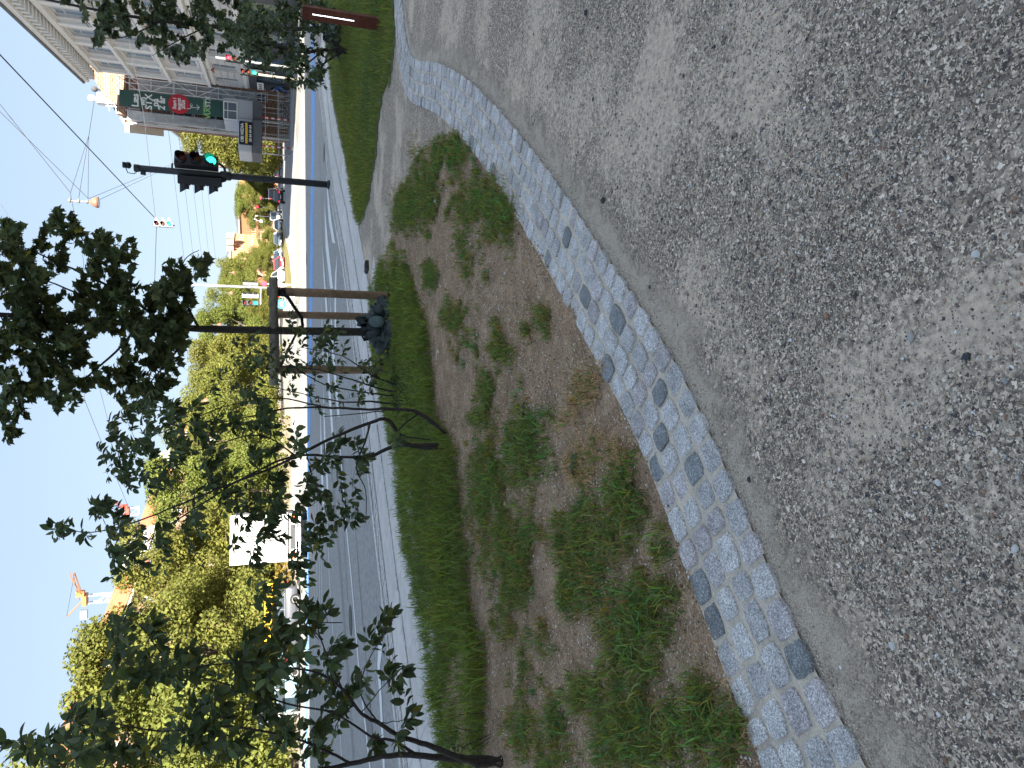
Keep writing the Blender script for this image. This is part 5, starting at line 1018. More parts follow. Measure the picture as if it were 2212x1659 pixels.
crane('red jibbed crane partly hidden by shrub leaves left of the lorry, further off',(300,1105),(282,1104),(252,1082),M_crw,M_crr,240,2.2)
# ------------------------------------------------------------------ PEOPLE
M_skin=mat('skin',(.45,.27,.19),.6)
def skin_tube(name,chains,m,par):
    bm=MB()
    for pts,rr in chains: bm.tube(pts,rr,8)
    o=bm.build(name,m,par,True); md=o.modifiers.new('r','REMESH'); md.mode='VOXEL'; md.voxel_size=.025; md.use_smooth_shade=True
    dg=bpy.context.evaluated_depsgraph_get(); me=bpy.data.meshes.new_from_object(o.evaluated_get(dg)); o.modifiers.clear(); me.materials.clear(); me.materials.append(m); o.data=me; me.name=name; return o
def person(label,x,y,rz,top,trou,hair,h=1.72,stride=.18,seat=False,z=-.1,arms=0,grp=None):
    k=h/1.72; t=thing('person',label,'person',(x,y,z),rz,grp); S=lambda *p:(p[0]*k,p[1]*k,p[2]*k)
    hipz=.90; F_=[S(-.10,-stride,.09),S(.10,stride,.09)]
    if seat: hip=S(0,.05,1.0); legs=[([S(-.1,0,1.0),S(-.13,-.38,.82),S(-.12,-.22,.42)],[.085*k,.065*k,.045*k]),([S(.1,0,1.0),S(.13,-.28,.66),S(.12,-.15,.25)],[.085*k,.065*k,.045*k])]; sh_=S(0,-.22,1.48); hd=S(0,-.30,1.70)
    else: legs=[([S(-.09,0,hipz),S(-.10,-stride*.55-.03,.48),F_[0]],[.085*k,.06*k,.045*k]),([S(.09,0,hipz),S(.10,stride*.4-.05,.48),F_[1]],[.085*k,.06*k,.045*k])]; sh_=S(0,0,1.40); hd=S(0,-.02,1.62)
    hz=1.0 if seat else hipz
    arm=[]
    for s_ in (-1,1):
        if seat: arm.append(([(sh_[0]+s_*.18*k,sh_[1],sh_[2]),(s_*.25*k,-.38*k,1.22*k),(s_*.22*k,-.58*k,1.08*k)],[.05*k,.04*k,.032*k]))
        else: arm.append(([S(s_*.18,0,1.38),S(s_*.24,.03*s_,1.10),S(s_*.22,-.12+.12*s_*stride*4,.86)],[.052*k,.042*k,.032*k]))
    head=([(hd[0],hd[1],hd[2]-.16*k),(hd[0],hd[1]-.01,hd[2]-.09*k),(hd[0],hd[1]-.015,hd[2]),(hd[0],hd[1],hd[2]+.08*k),(hd[0],hd[1]+.01,hd[2]+.11*k)],[.05*k,.06*k,.085*k,.075*k,.03*k])
    body=[head]+[([a[0][1],a[0][2],(a[0][2][0],a[0][2][1]-.03*k,a[0][2][2]-.12*k)],[.034*k,.028*k,.034*k]) for a in arm]+[([(l[0][2][0],l[0][2][1],l[0][2][2]+.02),(l[0][2][0],l[0][2][1]-.02,l[0][2][2]-.03*k),(l[0][2][0],l[0][2][1]-.16*k,l[0][2][2]-.05*k)],[.04*k,.045*k,.03*k]) for l in legs]+[([(0,sh_[1]*.9,sh_[2]+.02*k),(0,0,hz*k)],[.09*k,.09*k])]+[([a[0][0],a[0][1]],[.04*k,.036*k]) for a in arm]+[([l[0][0],l[0][1],l[0][2]],[.06*k,.05*k,.04*k]) for l in legs]
    skin_tube('body',body,M_skin,t)
    skin_tube('shirt',[([(0,sh_[1],sh_[2]+.03*k),(0,sh_[1]*.8,sh_[2]-.12*k),(0,sh_[1]*.3,(hz+.2)*k),(0,0,(hz+.02)*k)],[.10*k,.155*k,.14*k,.15*k]),([(-.17*k,sh_[1],sh_[2]),(.17*k,sh_[1],sh_[2])],[.06*k,.06*k])]+[([a[0][0],tuple((a[0][0][i]+a[0][1][i]*2)/3 for i in range(3))],[.062*k,.052*k]) for a in arm],top,t)
    skin_tube('trousers',[([(0,.0,(hz+.08)*k),(0,0,(hz-.08)*k)],[.145*k,.13*k])]+[(l[0],[a+.014 for a in l[1]]) for l in legs],trou,t)
    mb=MB().lathe((hd[0],hd[1]+.012,hd[2]),[(.07*k,-.05*k),(.093*k,0),(.09*k,.06*k),(.06*k,.11*k),(.01,.13*k)],12); mb.build('hair',hair,t,True)
    for s_ in (-1,1): MB().lathe((hd[0]+s_*.03*k,hd[1]-.088*k,hd[2]+.005),[(.002,-.008),(.009,0),(.002,.008)],6).build('eye',M_black,t)
    MB().prism([(-.012,0),(.012,0),(0,.035)],-.02,0,Matrix.Translation((hd[0],hd[1]-.085*k,hd[2]-.03))).build('nose',M_skin,t)
    return t
c_navy=mat('cloth_navy',(.03,.035,.06),.9); c_wht=mat('cloth_white',(.62,.63,.66),.9); c_blk=mat('cloth_black',(.025,.025,.03),.9); c_blue=mat('cloth_blue',(.06,.14,.38),.9); c_den=mat('cloth_denim',(.10,.14,.22),.9); c_tan=mat('cloth_tan',(.42,.30,.22),.9); c_grey=mat('cloth_grey',(.22,.23,.26),.9); h_br=mat('hair_brown',(.06,.035,.02),.8); h_bk=mat('hair_black',(.02,.016,.014),.8)
for (py,vb,top,trou,hr,h,rz,lb) in ((266,625,c_navy,c_navy,h_bk,1.78,2.6,'person in a dark navy jacket walking under the hoarding canopy, rightmost of the group'),
    (280,624,c_wht,c_tan,h_br,1.72,2.9,'person in a white top and tan trousers in the middle of the group'),
    (291,619,c_tan,c_grey,h_br,1.66,.3,'person in a tan jacket left of the one in white'),
    (306,615,c_blue,c_blk,h_bk,1.68,3.3,'person in blue and black standing next to the left striped post'),
    (240,618,c_grey,c_blk,h_bk,1.75,1.2,'person in grey half behind the site fence')):
    g=G(vb,py,-.1); person(lb,g[0],min(g[1],69.3),rz,top,trou,hr,h)
def bicycle(label,x,y,rz,m,z=-.1,name='bicycle',grp=None):
    t=thing(name,label,'bicycle',(x,y,z),rz,grp); r=.34
    for yy in (-.52,.52):
        w_=MB(); P=[(0,yy+r*math.cos(a*math.pi/10),r+r*math.sin(a*math.pi/10)) for a in range(21)]; w_.tube(P,.018,6,False); wo=w_.build('wheel',M_rubber,t)
        sp_=MB(); 
        for a in range(6): sp_.tube([(0,yy+r*math.cos(a*math.pi/6),r+r*math.sin(a*math.pi/6)),(0,yy-r*math.cos(a*math.pi/6),r-r*math.sin(a*math.pi/6))],.004,4)
        o=sp_.build('spokes',M_rim,wo); o['kind']='stuff'
    f=MB(); bb=(0,.02,.28); st=(0,.18,.82); hd_=(0,-.38,.88); f.tube([bb,st],.017,6); f.tube([st,hd_],.017,6); f.tube([bb,(0,-.36,.75)],.019,6); f.tube([(0,.52,r),bb],.013,6); f.tube([(0,.52,r),st],.012,6); f.tube([hd_,(0,-.52,r)],.016,6); f.build('frame',m,t)
    MB().tube([(-.26,-.30,1.02),(-.1,-.40,1.04),(.1,-.40,1.04),(.26,-.30,1.02)],.013,6).build('handlebar',M_black,t); MB().tube([hd_,(0,-.4,1.04)],.014,6).build('stem',M_black,t); MB().box((0,.2,.94),(.14,.26,.05)).build('saddle',M_black,t,bevel=.02); MB().tube([st,(0,.2,.93)],.013,6).build('seat_post',M_rim,t)
    return t
g=G(630,212,-.1); gx,gy=g[0],min(g[1],66); bicycle('dark city bicycle ridden by the cyclist in blue near the scaffold foot',gx,gy,-math.pi/2-.2,M_metal); person('cyclist in a blue coat riding past the foot of the scaffold',gx,gy,-math.pi/2-.2,c_blue,c_den,h_bk,1.72,seat=True,z=-.12)
for k,(py,rz) in enumerate(((225,.4),(237,.7),(248,1.0))): c=A(620,py,69.6); bicycle(('parked bicycle just left of the cyclist','parked bicycle in the middle of the row under the canopy','parked bicycle next to the navy jacket')[k],c.x,69.6+.3*k,rz,M_metal,grp='bicycles parked by the canopy')
# objects at the far left, glimpsed between leaves
t=thing('parking_sign','dark parking sign with a white letter P behind the leftmost shrub','sign'); c=A(583,1549,44)
MB().box((c.x,44,c.z),(.75,.08,1.35)).build('panel',M_char,t); MB().tube([(c.x,44.1,-.1),(c.x,44.1,c.z)],.05,6).build('post',M_grey,t); textmesh('P',.62,TR(c.x,c.z+.25,43.93),M_white,parent=t)
for k in range(4): MB().box((c.x,43.94,c.z-.15-k*.12),(.5,.02,.035)).build('text_line',M_white,t)
t=thing('yellow_barrier','yellow openwork gate arm beyond the dark estate car','barrier'); c0=A(581,1263,52); c1=A(578,1383,52); my=mat('barrier_yellow',(.75,.42,.03),.6)
for dz in (0,.42): MB().tube([(c0.x,52,c0.z+dz-.2),(c1.x,52,c1.z+dz-.2)],.05,6).build('rail',my,t)
for k in range(15): u=k/14; x=c0.x*(1-u)+c1.x*u; MB().tube([(x,52,c0.z-.2),(x,52,c0.z+.22)],.03,4).build('bar',my,t)
for x in (c0.x,c1.x): MB().tube([(x,52,-.1),(x,52,c0.z+.3)],.07,6).build('post',my,t)
t=thing('timber_frame','white and ochre timber frame structure behind the yellow barrier','frame'); 
c0=A(560,1335,60); c1=A(560,1395,60)
for k in range(4): u=k/3; x=c0.x*(1-u)+c1.x*u; MB().box((x,60,1.9),(.14,.14,4)).build('post',M_white,t)
for z in (1.2,2.0,2.8,3.7): MB().box(((c0.x+c1.x)/2,60,z),(abs(c0.x-c1.x),.1,.14)).build('beam',mat('ochre_beam',(.6,.42,.15),.7),t)
# ------------------------------------------------------------------ FOREGROUND: stake frame, bag, bollard, small things
def rough_pole(name,p0,p1,r,m,par,seed=0):
    rr=random.Random(seed); P=[Vector(p0).lerp(Vector(p1),k/10) for k in range(11)]; P=[p+Vector((rr.uniform(-.003,.003),rr.uniform(-.003,.003),0)) for p in P]
    return MB().tube(P,[r*rr.uniform(.94,1.06) for _ in P],12).build(name,m,par,True)
s1=G(845,640); s2=(1.05,11.2); s3=(.20,10.35); zt_=1.60
ST=thing('tree_stakes','timber stake frame of three round posts and cross rails holding the young maple','stakes')
rough_pole('post',(s1[0],s1[1],-.05),(s1[0]+.005,s1[1],zt_+.02),.058,M_wood,ST,1); rough_pole('post',(s2[0],s2[1],-.05),(s2[0]-.01,s2[1],zt_),.056,M_wood,ST,2); rough_pole('post',(s3[0],s3[1],-.05),(s3[0],s3[1],zt_),.056,M_wood,ST,3)
d=(Vector((*s3,0))-Vector((*s1,0))).normalized(); f=Vector((d.y,-d.x,0))*.0
rough_pole('cross_rail',(s1[0]-d.x*.17,s1[1]-d.y*.17-.10,zt_-.06),(s3[0]+d.x*.22,s3[1]+d.y*.22-.10,zt_-.06),.055,M_woodg,ST,4)
rough_pole('cross_rail',(s2[0]+.05,s2[1]+.1,zt_-.08),(s3[0]-.02,s3[1]-.05,zt_-.10),.05,M_woodg,ST,6)
TX,TY=.83,9.95
M_strap=mat('black_strap',(.012,.013,.014),.8)
MB().tube([(s1[0]-.02,s1[1]-.06,zt_-.16),(s1[0]-.08,s1[1]-.09,zt_-.24),((s1[0]+TX)/2,(s1[1]+TY)/2-.05,zt_-.32),(TX+.05,TY-.06,zt_-.42),(TX-.06,TY-.07,zt_-.43),(TX-.07,TY+.05,zt_-.42)],.022,6).build('strap',M_strap,ST,True)
for k in range(5): MB().lathe((s1[0],s1[1],zt_-.20+k*.022),[(.060,-.012),(.066,0),(.060,.012)],12).build('strap_turn',M_strap,ST,True)
MB().tube([(s3[0]+.05,s3[1]-.06,zt_-.16),((s3[0]+TX)/2,(s3[1]+TY)/2,zt_-.27),(TX-.06,TY-.06,zt_-.40)],.018,6).build('strap',M_strap,ST,True)
for x,y in ((s1[0],s1[1]-.16),(s3[0],s3[1]-.16)): MB().lathe((x,y,zt_-.06),[(.012,-.004),(.012,.004)],8,Matrix.Rotation(math.pi/2,4,'X')).build('bolt',M_rim,ST)
# slumped watering bag
def bag(label,cx_,cy_,R_,H_,seed,grp=None):
    r=np.random.RandomState(seed); n,mr=90,40; t=thing('watering_bag',label,'watering bag',(cx_,cy_,0),0,grp); V=[];F=[]
    ph=r.rand(12)*6.28
    for i in range(mr+1):
        u=i/mr
        for j in range(n):
            a=2*math.pi*j/n; wob=1+.12*math.sin(2*a+ph[0])+.10*math.sin(3*a+ph[1])+.07*math.sin(7*a+ph[2]+3*u)
            rad=R_*(1-u**1.1*.80)*wob*(1+.15*math.sin(11*u+2.8*math.sin(2*a+ph[3])+ph[4])+.09*math.sin(25*u+5*math.sin(a*3+ph[5]))+.05*math.sin(17*a+9*u))
            z=H_*(u**.9)*(1+.16*math.sin(a+ph[6])+.12*math.sin(3*a+ph[7]+5*u))+.02*math.sin(9*a+ph[8]+11*u)
            V.append((rad*math.cos(a)*1.22,rad*math.sin(a)*.8,max(z,-.02)))
    for i in range(mr):
        for j in range(n): a=i*n+j;b=i*n+(j+1)%n; F.append((a,b,b+n,a+n))
    from mathutils import noise as mn
    V=np.array(V)
    for q in range(len(V)):
        p=Vector(V[q]); k1=abs(mn.noise(p*5.5+Vector((seed,0,0)))); k2=abs(mn.noise(p*12+Vector((0,seed,0)))); d_=Vector((p.x,p.y,.15)).normalized(); p+=d_*(.085-.34*k1-.12*k2)*min(1,.35+len(V)/1e9+R_); p.z=max(p.z,-.02); V[q]=p
    me=npmesh('bag_cover',V,np.array(F),MATS['bag'],smooth=True); link('bag_cover',me,t)
    MB().tube([(-.08,-.02,H_*.95),(-.17,-.05,H_*1.10),(-.22,-.04,H_*1.02),(-.20,-.02,H_*.9)],.014,6).build('handle_strap',M_strap,t,True)
    mf=mat('bag_flap',(.10,.14,.14),.6,var=.2); o=MB().lathe((0,0,0),[(.10,0),(.095,.018),(.05,.032),(.005,.034)],16,Matrix.Rotation(math.radians(58),4,'X')).build('filler_flap',mf,t,True); o.location=(.03,-R_*.50,H_*.62); o.scale=(.8,1,1.15)
    return t
bmt=mat('bag',(.030,.048,.046),.42,spec=.5,var=.35,scale=9,bump=.5,bscale=16)
bag('dark green slumped watering bag wrapped round the foot of the young maple',TX-.02,TY-.12,.40,.36,4)
# rusty light bollard
bx_,by_=5.46,10.84
BL=thing('light_bollard','rust brown square steel bollard with a vertical row of small white lights','bollard',(bx_,by_,-.02),math.radians(-38))
M_rust=mat('corten_rust',(.135,.040,.024),.85,var=.35,scale=9,bump=.25,bscale=50,dirt=.2)
MB().box((0,0,.575),(.17,.17,1.15)).build('tube',M_rust,BL,bevel=.008)
MB().box((0,0,1.156),(.165,.165,.01)).build('top_plate',M_rust,BL)
o=MB().box((0.0,-.0862,.72),(.034,.004,.62)).build('light_strip',M_black,BL)
lm=MB().box((0,0,0),(.014,.006,.011)).mesh('light_dot',M_led)
for k in range(24): q=link('light_dot',lm,o); q.location=(0,-.090,.43+k*.0252)
for o_ in [c for c in BL.children]: pass
# small cover in the side path, litter, single bigger stones
g=G(796,577,-.02); t=thing('utility_cover','small dark square cover standing proud in the gravel side path','cover',(g[0],g[1],-.02),.3); MB().box((0,0,.03),(.17,.19,.06)).build('frame',M_metal,t,bevel=.006); MB().box((0,0,.065),(.13,.15,.01)).build('lid',M_black,t)
g=G(946,437); t=thing('paper_scrap','small crumpled white paper scrap on the worn soil near the path corner','litter',(g[0],g[1],.015),.6); rumpled('paper',[(-.02,-.012,0),(.035,-.01,.012),(.03,.02,.016),(-.02,.015,.004)],M_white,t,4,4,.012,9)
g=G(938,433); o=MB().lathe((g[0],g[1],.0),[(.02,0),(.03,.012),(.018,.026)],7).build('dark_clod',M_bark); tag(o,'dark clod lying against the white paper scrap','clod')
def stone(px,py,s,m,label,seed,z=-.016,grp=None):
    r=random.Random(seed); s*=.55; g=G(px,py,z); prof=[(s*.5,0),(s*.62,s*.2),(s*.5,s*.45),(s*.2,s*.58)]; mb=MB().lathe((0,0,0),prof,8)
    for v in mb.v: v.x*=r.uniform(.85,1.2); v.y*=r.uniform(.7,1.0); v.z*=r.uniform(.8,1.1)
    o=mb.build('stone',m,None,True); o.location=(g[0],g[1],z); o.rotation_euler=(0,0,r.uniform(0,6)); tag(o,label,'stone',grp)
mwst=mat('white_stone',(.62,.62,.60),.8,var=.1,scale=60); mdst=mat('dark_stone',(.06,.065,.075),.8,var=.2,scale=60)
stone(1267,28,.045,mdst,'large dark stone alone in the gravel near the top edge',1)
stone(2110,549,.032,mwst,'white stone furthest right of the pale pebbles, upper half of the gravel',2)
stone(1305,433,.05,mdst,'dark stone beside the setts below the flat dusty patch',3)
stone(1412,1204,.028,mwst,'round white pebble on the soil close to the long grass tuft by the setts',4,.012)
stone(2028,1043,.03,mwst,'white stone in the middle of the gravel, lower half',5); stone(1930,1395,.035,mwst,'white stone in the gravel level with the large dark sett',6)
stone(2090,770,.034,mdst,'grey black stone near the right edge of the gravel',7); stone(1405,620,.03,mdst,'small black stone in the gravel beside the paired dark setts',8)
stone(1620,1035,.034,mdst,'blue black stone in the gravel just off the setts',9); stone(2195,1185,.03,mwst,'white stone close to the very right edge',10)
# broken kerb rubble between the footway and the grass bank
for k,(px,py,s_) in enumerate(((893,1258,.10),(897,1272,.13),(889,1290,.09),(905,1325,.07),(868,1175,.06),(931,1560,.06))):
    g=G(px,py); mb=MB().box((0,0,.02),(s_,s_*.7,.07),taper=.8); o=mb.build('rubble_stone',M_edge,None); o.location=(g[0],g[1],-.01); o.rotation_euler=(.1*k,.08,k); tag(o,('grey rubble stone, first of the run','largest grey rubble block','third rubble stone next to the largest','small rubble stone after the gap','single rubble stone furthest up the footway edge','small pale rubble stone nearest the bottom shrub')[k]+' along the footway edge','stone','rubble stones along the footway edge')
# ------------------------------------------------------------------ FOREGROUND PLANTS
def leaf_shape(kind,seed):
    r=random.Random(seed); V=[];F=[]
    if kind=='oval':
        fold=r.uniform(.10,.32); curl=r.uniform(-.05,.25); prof=[(0,.02),(.14,.17),(.36,.27),(.62,.25),(.84,.13),(1.0,.0)]
        for x,w_ in prof: z=-curl*x*x; V+= [(x,-w_,z+w_*fold*1.5),(x,0,z),(x,w_,z+w_*fold*1.5)]
        for i in range(5): a=i*3; F+= [(a,a+3,a+4),(a,a+4,a+1),(a+1,a+4,a+5),(a+1,a+5,a+2)]
    else:
        out=[(0,0),(.05,.12),(-.10,.36),(.14,.32),(.16,.52),(.30,.40),(.42,.60),(.50,.36),(.62,.30),(.70,.16),(1.0,0)]
        c=r.uniform(.05,.3); V=[(.28,0,0)]; pts=out+[(x,-y) for x,y in out[-2:0:-1]]
        for x,y in pts: V.append((x,y,-c*(x*x*.6+y*y*1.1)+r.uniform(-.03,.03)))
        n=len(pts); F=[(0,1+i,1+(i+1)%n) for i in range(n)]
    return np.array(V,float),np.array(F)
LEAFBASE={k:[leaf_shape(k,i) for i in range(5)] for k in ('oval','lobed')}
LEAFM={}
def tint_leaf(r,kind,yel):
    g=r.uniform(.6,1.45)
    if r.random()<yel: return (g*2.3,g*1.7,g*.9)
    return (g*r.uniform(.85,1.15),g,g*r.uniform(.8,1.5))
def add_leaves(par,leaves,kind,m,seed,nobj=300,yel=.04):
    """leaves: list of (pos, axis, normal, size); nearest ones become single leaf objects, the rest one joined part"""
    r=random.Random(seed); cam_=Vector((0,0,EYE)); leaves.sort(key=lambda l:(l[0]-cam_).length/l[3] if l[0].z<EYE+.36*l[0].y else 1e5)
    key=(kind,m.name)
    if key not in LEAFM:
        LEAFM[key]=[]
        for b in range(5):
            for q in range(4): V,F=LEAFBASE[kind][b]; LEAFM[key].append(npmesh('leaf',V,F,m,np.array([tint_leaf(r,kind,yel if q else 0)]*len(V)),True))
    def mtx(l):
        p,a,n,s_=l; a=a.normalized(); b=n.cross(a); b=b.normalized() if b.length>1e-4 else Vector((a.y,-a.x,.1)).normalized(); c=a.cross(b); M_=Matrix((a,b,c)).transposed().to_4x4(); return M_,s_,p
    for l in leaves[:nobj]:
        M_,s_,p=mtx(l); o=link('leaf',r.choice(LEAFM[key]),par); o.matrix_local=Matrix.Translation(p)@M_@Matrix.Diagonal((s_,s_,s_,1))
    VV=[];FF=[];TT=[];b0=0
    for l in leaves[nobj:]:
        M_,s_,p=mtx(l); V,F=LEAFBASE[kind][r.randrange(5)]; W_=(V*s_)@np.array(M_.to_3x3()).T+np.array(p); VV.append(W_);FF.append(F+b0);TT.append(np.array([tint_leaf(r,kind,yel)]*len(V))); b0+=len(V)
    if VV: o=link('foliage',npmesh('foliage',np.concatenate(VV),np.concatenate(FF),m,np.concatenate(TT),True),par); o['kind']='stuff'
def plant(name,label,cat,Y0,stems,clusters,kind,lsize,seed,mbark,mleaf,dy=.35,nl=8,tw=.34,yel=.04,hang=.3,twr=.005,grp=None,nobj=300,trunkname='stem'):
    r=random.Random(seed); t=thing(name,label,cat,(0,0,0),0,grp); att=[]
    for st in stems:
        P=[];Rr_=[]
        for (px,py,d_,rad) in st: P.append(A(px,py,Y0+d_)); Rr_.append(rad)
        Q=[];RR=[]
        for i in range(len(P)-1):
            for k in range(5):
                u=k/5; p0=P[max(i-1,0)];p1=P[i];p2=P[i+1];p3=P[min(i+2,len(P)-1)]
                q=.5*((2*p1)+(p2-p0)*u+(2*p0-5*p1+4*p2-p3)*u*u+(3*p1-p0-3*p2+p3)*u**3); Q.append(q+Vector((r.gauss(0,1),r.gauss(0,1),0))*.0025); RR.append((Rr_[i]*(1-u)+Rr_[i+1]*u)*r.uniform(.93,1.07))
        Q.append(P[-1]);RR.append(Rr_[-1]); MB().tube(Q,RR,9).build(trunkname,mbark,t,True); att+=[(q,rr) for q,rr in zip(Q,RR)][3:]
    tg=[]
    for (px,py,rx,ry,n) in clusters:
        for _ in range(n):
            a=r.uniform(0,6.28); q=math.sqrt(r.random()); tg.append(A(px+rx*q*math.cos(a),py+ry*q*math.sin(a),Y0+r.gauss(0,dy)))
    att0=list(att); tg.sort(key=lambda p:min((p-a[0]).length for a in att0)); mb=MB(); leaves=[]
    for p in tg:
        best=min(att,key=lambda a:(p-a[0]).length+(0.35 if a[0].z>p.z+.15 else 0)); b,br=best; L_=(p-b).length
        if L_<.02: continue
        mid=b.lerp(p,.5)+Vector((r.gauss(0,.05),r.gauss(0,.05),r.uniform(-.02,.07)))*min(1,L_*2); r0=min(br*.6,twr*(1+L_)); pts=[b,b.lerp(mid,.5)*.5+((b+mid)/2)*.5,mid,(mid+p)/2+Vector((0,0,.01)),p]; rs=[r0,r0*.85,r0*.7,r0*.5,r0*.3]; mb.tube(pts,rs,5,False)
        for k in (1,2,3): att.append((pts[k],rs[k]))
        dirv=(p-mid).normalized(); n=nl+r.randint(-2,2); span=min(L_*.85,tw)
        for k in range(n):
            u=1-(k/n)*span/L_; q=(mid.lerp(p,max(0,(u-.5)*2)) if u>.5 else b.lerp(mid,u*2)); side=Vector((r.gauss(0,1),r.gauss(0,1),r.gauss(0,.6))); side-=dirv*side.dot(dirv); side=side.normalized()
            ax=(dirv*(.55 if k else 1.2)+side*(1 if k else .2)+Vector((0,0,-hang))).normalized(); nrm=(Vector((0,0,1))+Vector((r.gauss(0,.55),r.gauss(0,.55),r.gauss(0,.3)))).normalized(); leaves.append((q+ax*.012,ax,nrm,lsize*r.uniform(.6,1.2)))
    o=mb.build('twigs',mbark,t,True); o['kind']='stuff'; add_leaves(t,leaves,kind,mleaf,seed,nobj,yel); return t
M_sleaf=mat('shrub_leaf',(.092,.125,.045),.62,attr=True,transl=.3,spec=.22)
M_bleaf=mat('bush_leaf',(.10,.125,.052),.6,attr=True,transl=.22,spec=.3)
# shrub A: middle multi-stem
A_st=[[(985,950,0,.022),(950,925,.0,.020),(905,892,.05,.017),(860,884,.1,.014),(780,884,.2,.012),(700,880,.25,.010),(620,882,.2,.008),(540,900,.1,.006),(440,920,.1,.005)],
 [(985,956,0,.026),(940,962,-.02,.025),(880,960,-.05,.022),(860,935,-.05,.019),(836,906,-.1,.017),(800,912,-.15,.015),(700,955,-.2,.013),(600,1005,-.2,.011),(500,1045,-.25,.009),(400,1085,-.2,.008),(300,1125,-.15,.006),(200,1150,-.1,.004),(140,1140,-.1,.003)],
 [(985,962,.02,.024),(930,968,.05,.022),(860,962,.1,.018),(800,985,.12,.015),(740,987,.2,.013),(640,985,.3,.011),(560,1015,.3,.009),(480,1060,.3,.008),(380,1125,.3,.006),(290,1190,.3,.004)],
 [(800,912,-.15,.010),(790,950,-.2,.008),(770,1010,-.25,.006),(790,1060,-.3,.004),(790,1130,-.3,.003)],
 [(905,892,.05,.008),(860,935,-.2,.007),(930,950,-.2,.005)],[(700,880,.25,.008),(600,860,.3,.006),(480,880,.3,.005),(360,930,.3,.004),(260,960,.25,.003)],[(640,985,.3,.007),(560,940,.1,.006),(440,970,.0,.004),(330,1000,0,.003)]]
A_cl=[(150,1150,42,26,5),(205,1110,26,26,4),(265,1080,36,60,9),(235,930,40,55,6),(300,930,45,60,9),(340,900,45,45,7),(260,1010,40,50,7),(360,1000,60,70,12),(420,930,60,60,11),(480,980,70,90,16),(470,1080,60,70,10),(530,900,50,50,9),(560,1060,60,90,15),(600,950,55,60,11),(400,1160,50,60,8),(330,1190,45,50,6),(250,1210,38,45,7),(560,1160,60,60,9),(640,1080,50,60,10),(690,1050,55,60,10),(690,1140,40,45,7),(740,980,50,45,8),(770,1090,40,40,6),(660,1220,50,60,8),(790,1010,25,25,3),(600,1260,45,60,6),(845,945,10,30,1)]
plant('tall_shrub','tall multi-stem shrub in the middle with three crooked dark stems and large oval leaves','shrub',6.5,A_st,A_cl,'oval',.082,31,M_bark2,M_sleaf,dy=.42,nl=15)
# shrub B: smaller, behind, next to the stakes
B_st=[[(890,868,0,.020),(860,850,0,.017),(815,838,.05,.012),(760,820,.1,.010),(690,800,.1,.007),(600,790,.1,.005)],[(890,868,0,.018),(850,872,0,.015),(800,868,0,.012),(740,868,0,.009),(650,850,0,.006),(560,830,0,.004)],[(888,862,0,.015),(850,830,-.05,.012),(805,812,-.1,.009),(740,770,-.1,.006),(650,750,-.1,.004)],[(892,872,0,.016),(870,855,.1,.013),(820,852,.1,.010),(700,830,.2,.007),(620,780,.2,.005)],[(888,870,0,.012),(862,880,-.1,.010),(810,890,-.1,.007),(700,900,0,.005)],[(700,830,.2,.005),(560,760,.2,.004),(500,740,.2,.003)]]
B_cl=[(820,828,30,22,5),(790,800,35,25,5),(740,780,45,40,8),(690,760,45,35,8),(640,745,45,40,7),(600,790,50,50,9),(650,830,50,45,9),(560,830,45,55,8),(520,780,45,60,7),(700,860,45,40,8),(770,860,30,25,4),(480,840,45,50,5),(620,700,25,25,3),(560,740,40,40,4),(725,715,30,22,4),(825,760,14,18,2),(855,800,12,18,2)]
plant('low_shrub','smaller multi-stem shrub with fine stems standing just left of the stake frame','shrub',9.07,B_st,B_cl,'oval',.078,32,M_bark2,M_sleaf,dy=.4,nl=11,yel=.12)
# shrub C: bottom left, nearest
C_st=[[(1085,1650,0,0.0324),(1050,1640,0,0.0288),(990,1640,0,0.0238),(900,1632,.0,0.0216),(840,1632,.05,0.0187),(760,1650,.1,0.0158),(660,1668,.1,0.0130),(500,1690,.1,0.0086)],
 [(1085,1640,0,0.0288),(1040,1650,-.05,0.0259),(980,1632,-.1,0.0216),(920,1608,-.1,0.0187),(862,1590,-.12,0.0158),(815,1560,-.15,0.0130),(780,1540,-.2,0.0108),(740,1490,-.25,0.0086),(700,1460,-.25,0.0072),(620,1440,-.2,0.0058),(520,1430,-.2,0.0043),(420,1440,-.2,0.0036)],
 [(900,1632,0,0.0130),(850,1600,.1,0.0108),(800,1590,.15,0.0086),(720,1540,.2,0.0072),(620,1520,.2,0.0058),(500,1480,.2,0.0050),(380,1440,.1,0.0043),(300,1350,0,0.0029),(240,1330,0,0.0022)],
 [(760,1650,.1,0.0101),(650,1600,0,0.0079),(500,1570,0,0.0065),(350,1580,0,0.0050),(220,1560,-.05,0.0036),(120,1590,-.05,0.0029),(50,1600,-.05,0.0022)],
 [(740,1490,-.25,0.0058),(700,1400,-.3,0.0043),(690,1350,-.3,0.0036),(740,1345,-.3,0.0029)],[(815,1560,-.15,0.0058),(780,1500,-.3,0.0043),(790,1440,-.35,0.0036),(840,1350,-.35,0.0022),(862,1310,-.35,0.0014)],[(780,1540,-.2,0.0043),(830,1480,-.3,0.0029),(870,1440,-.3,0.0014)],[(820,1560,-.2,0.0043),(850,1560,-.3,0.0029),(895,1548,-.3,0.0014)]]
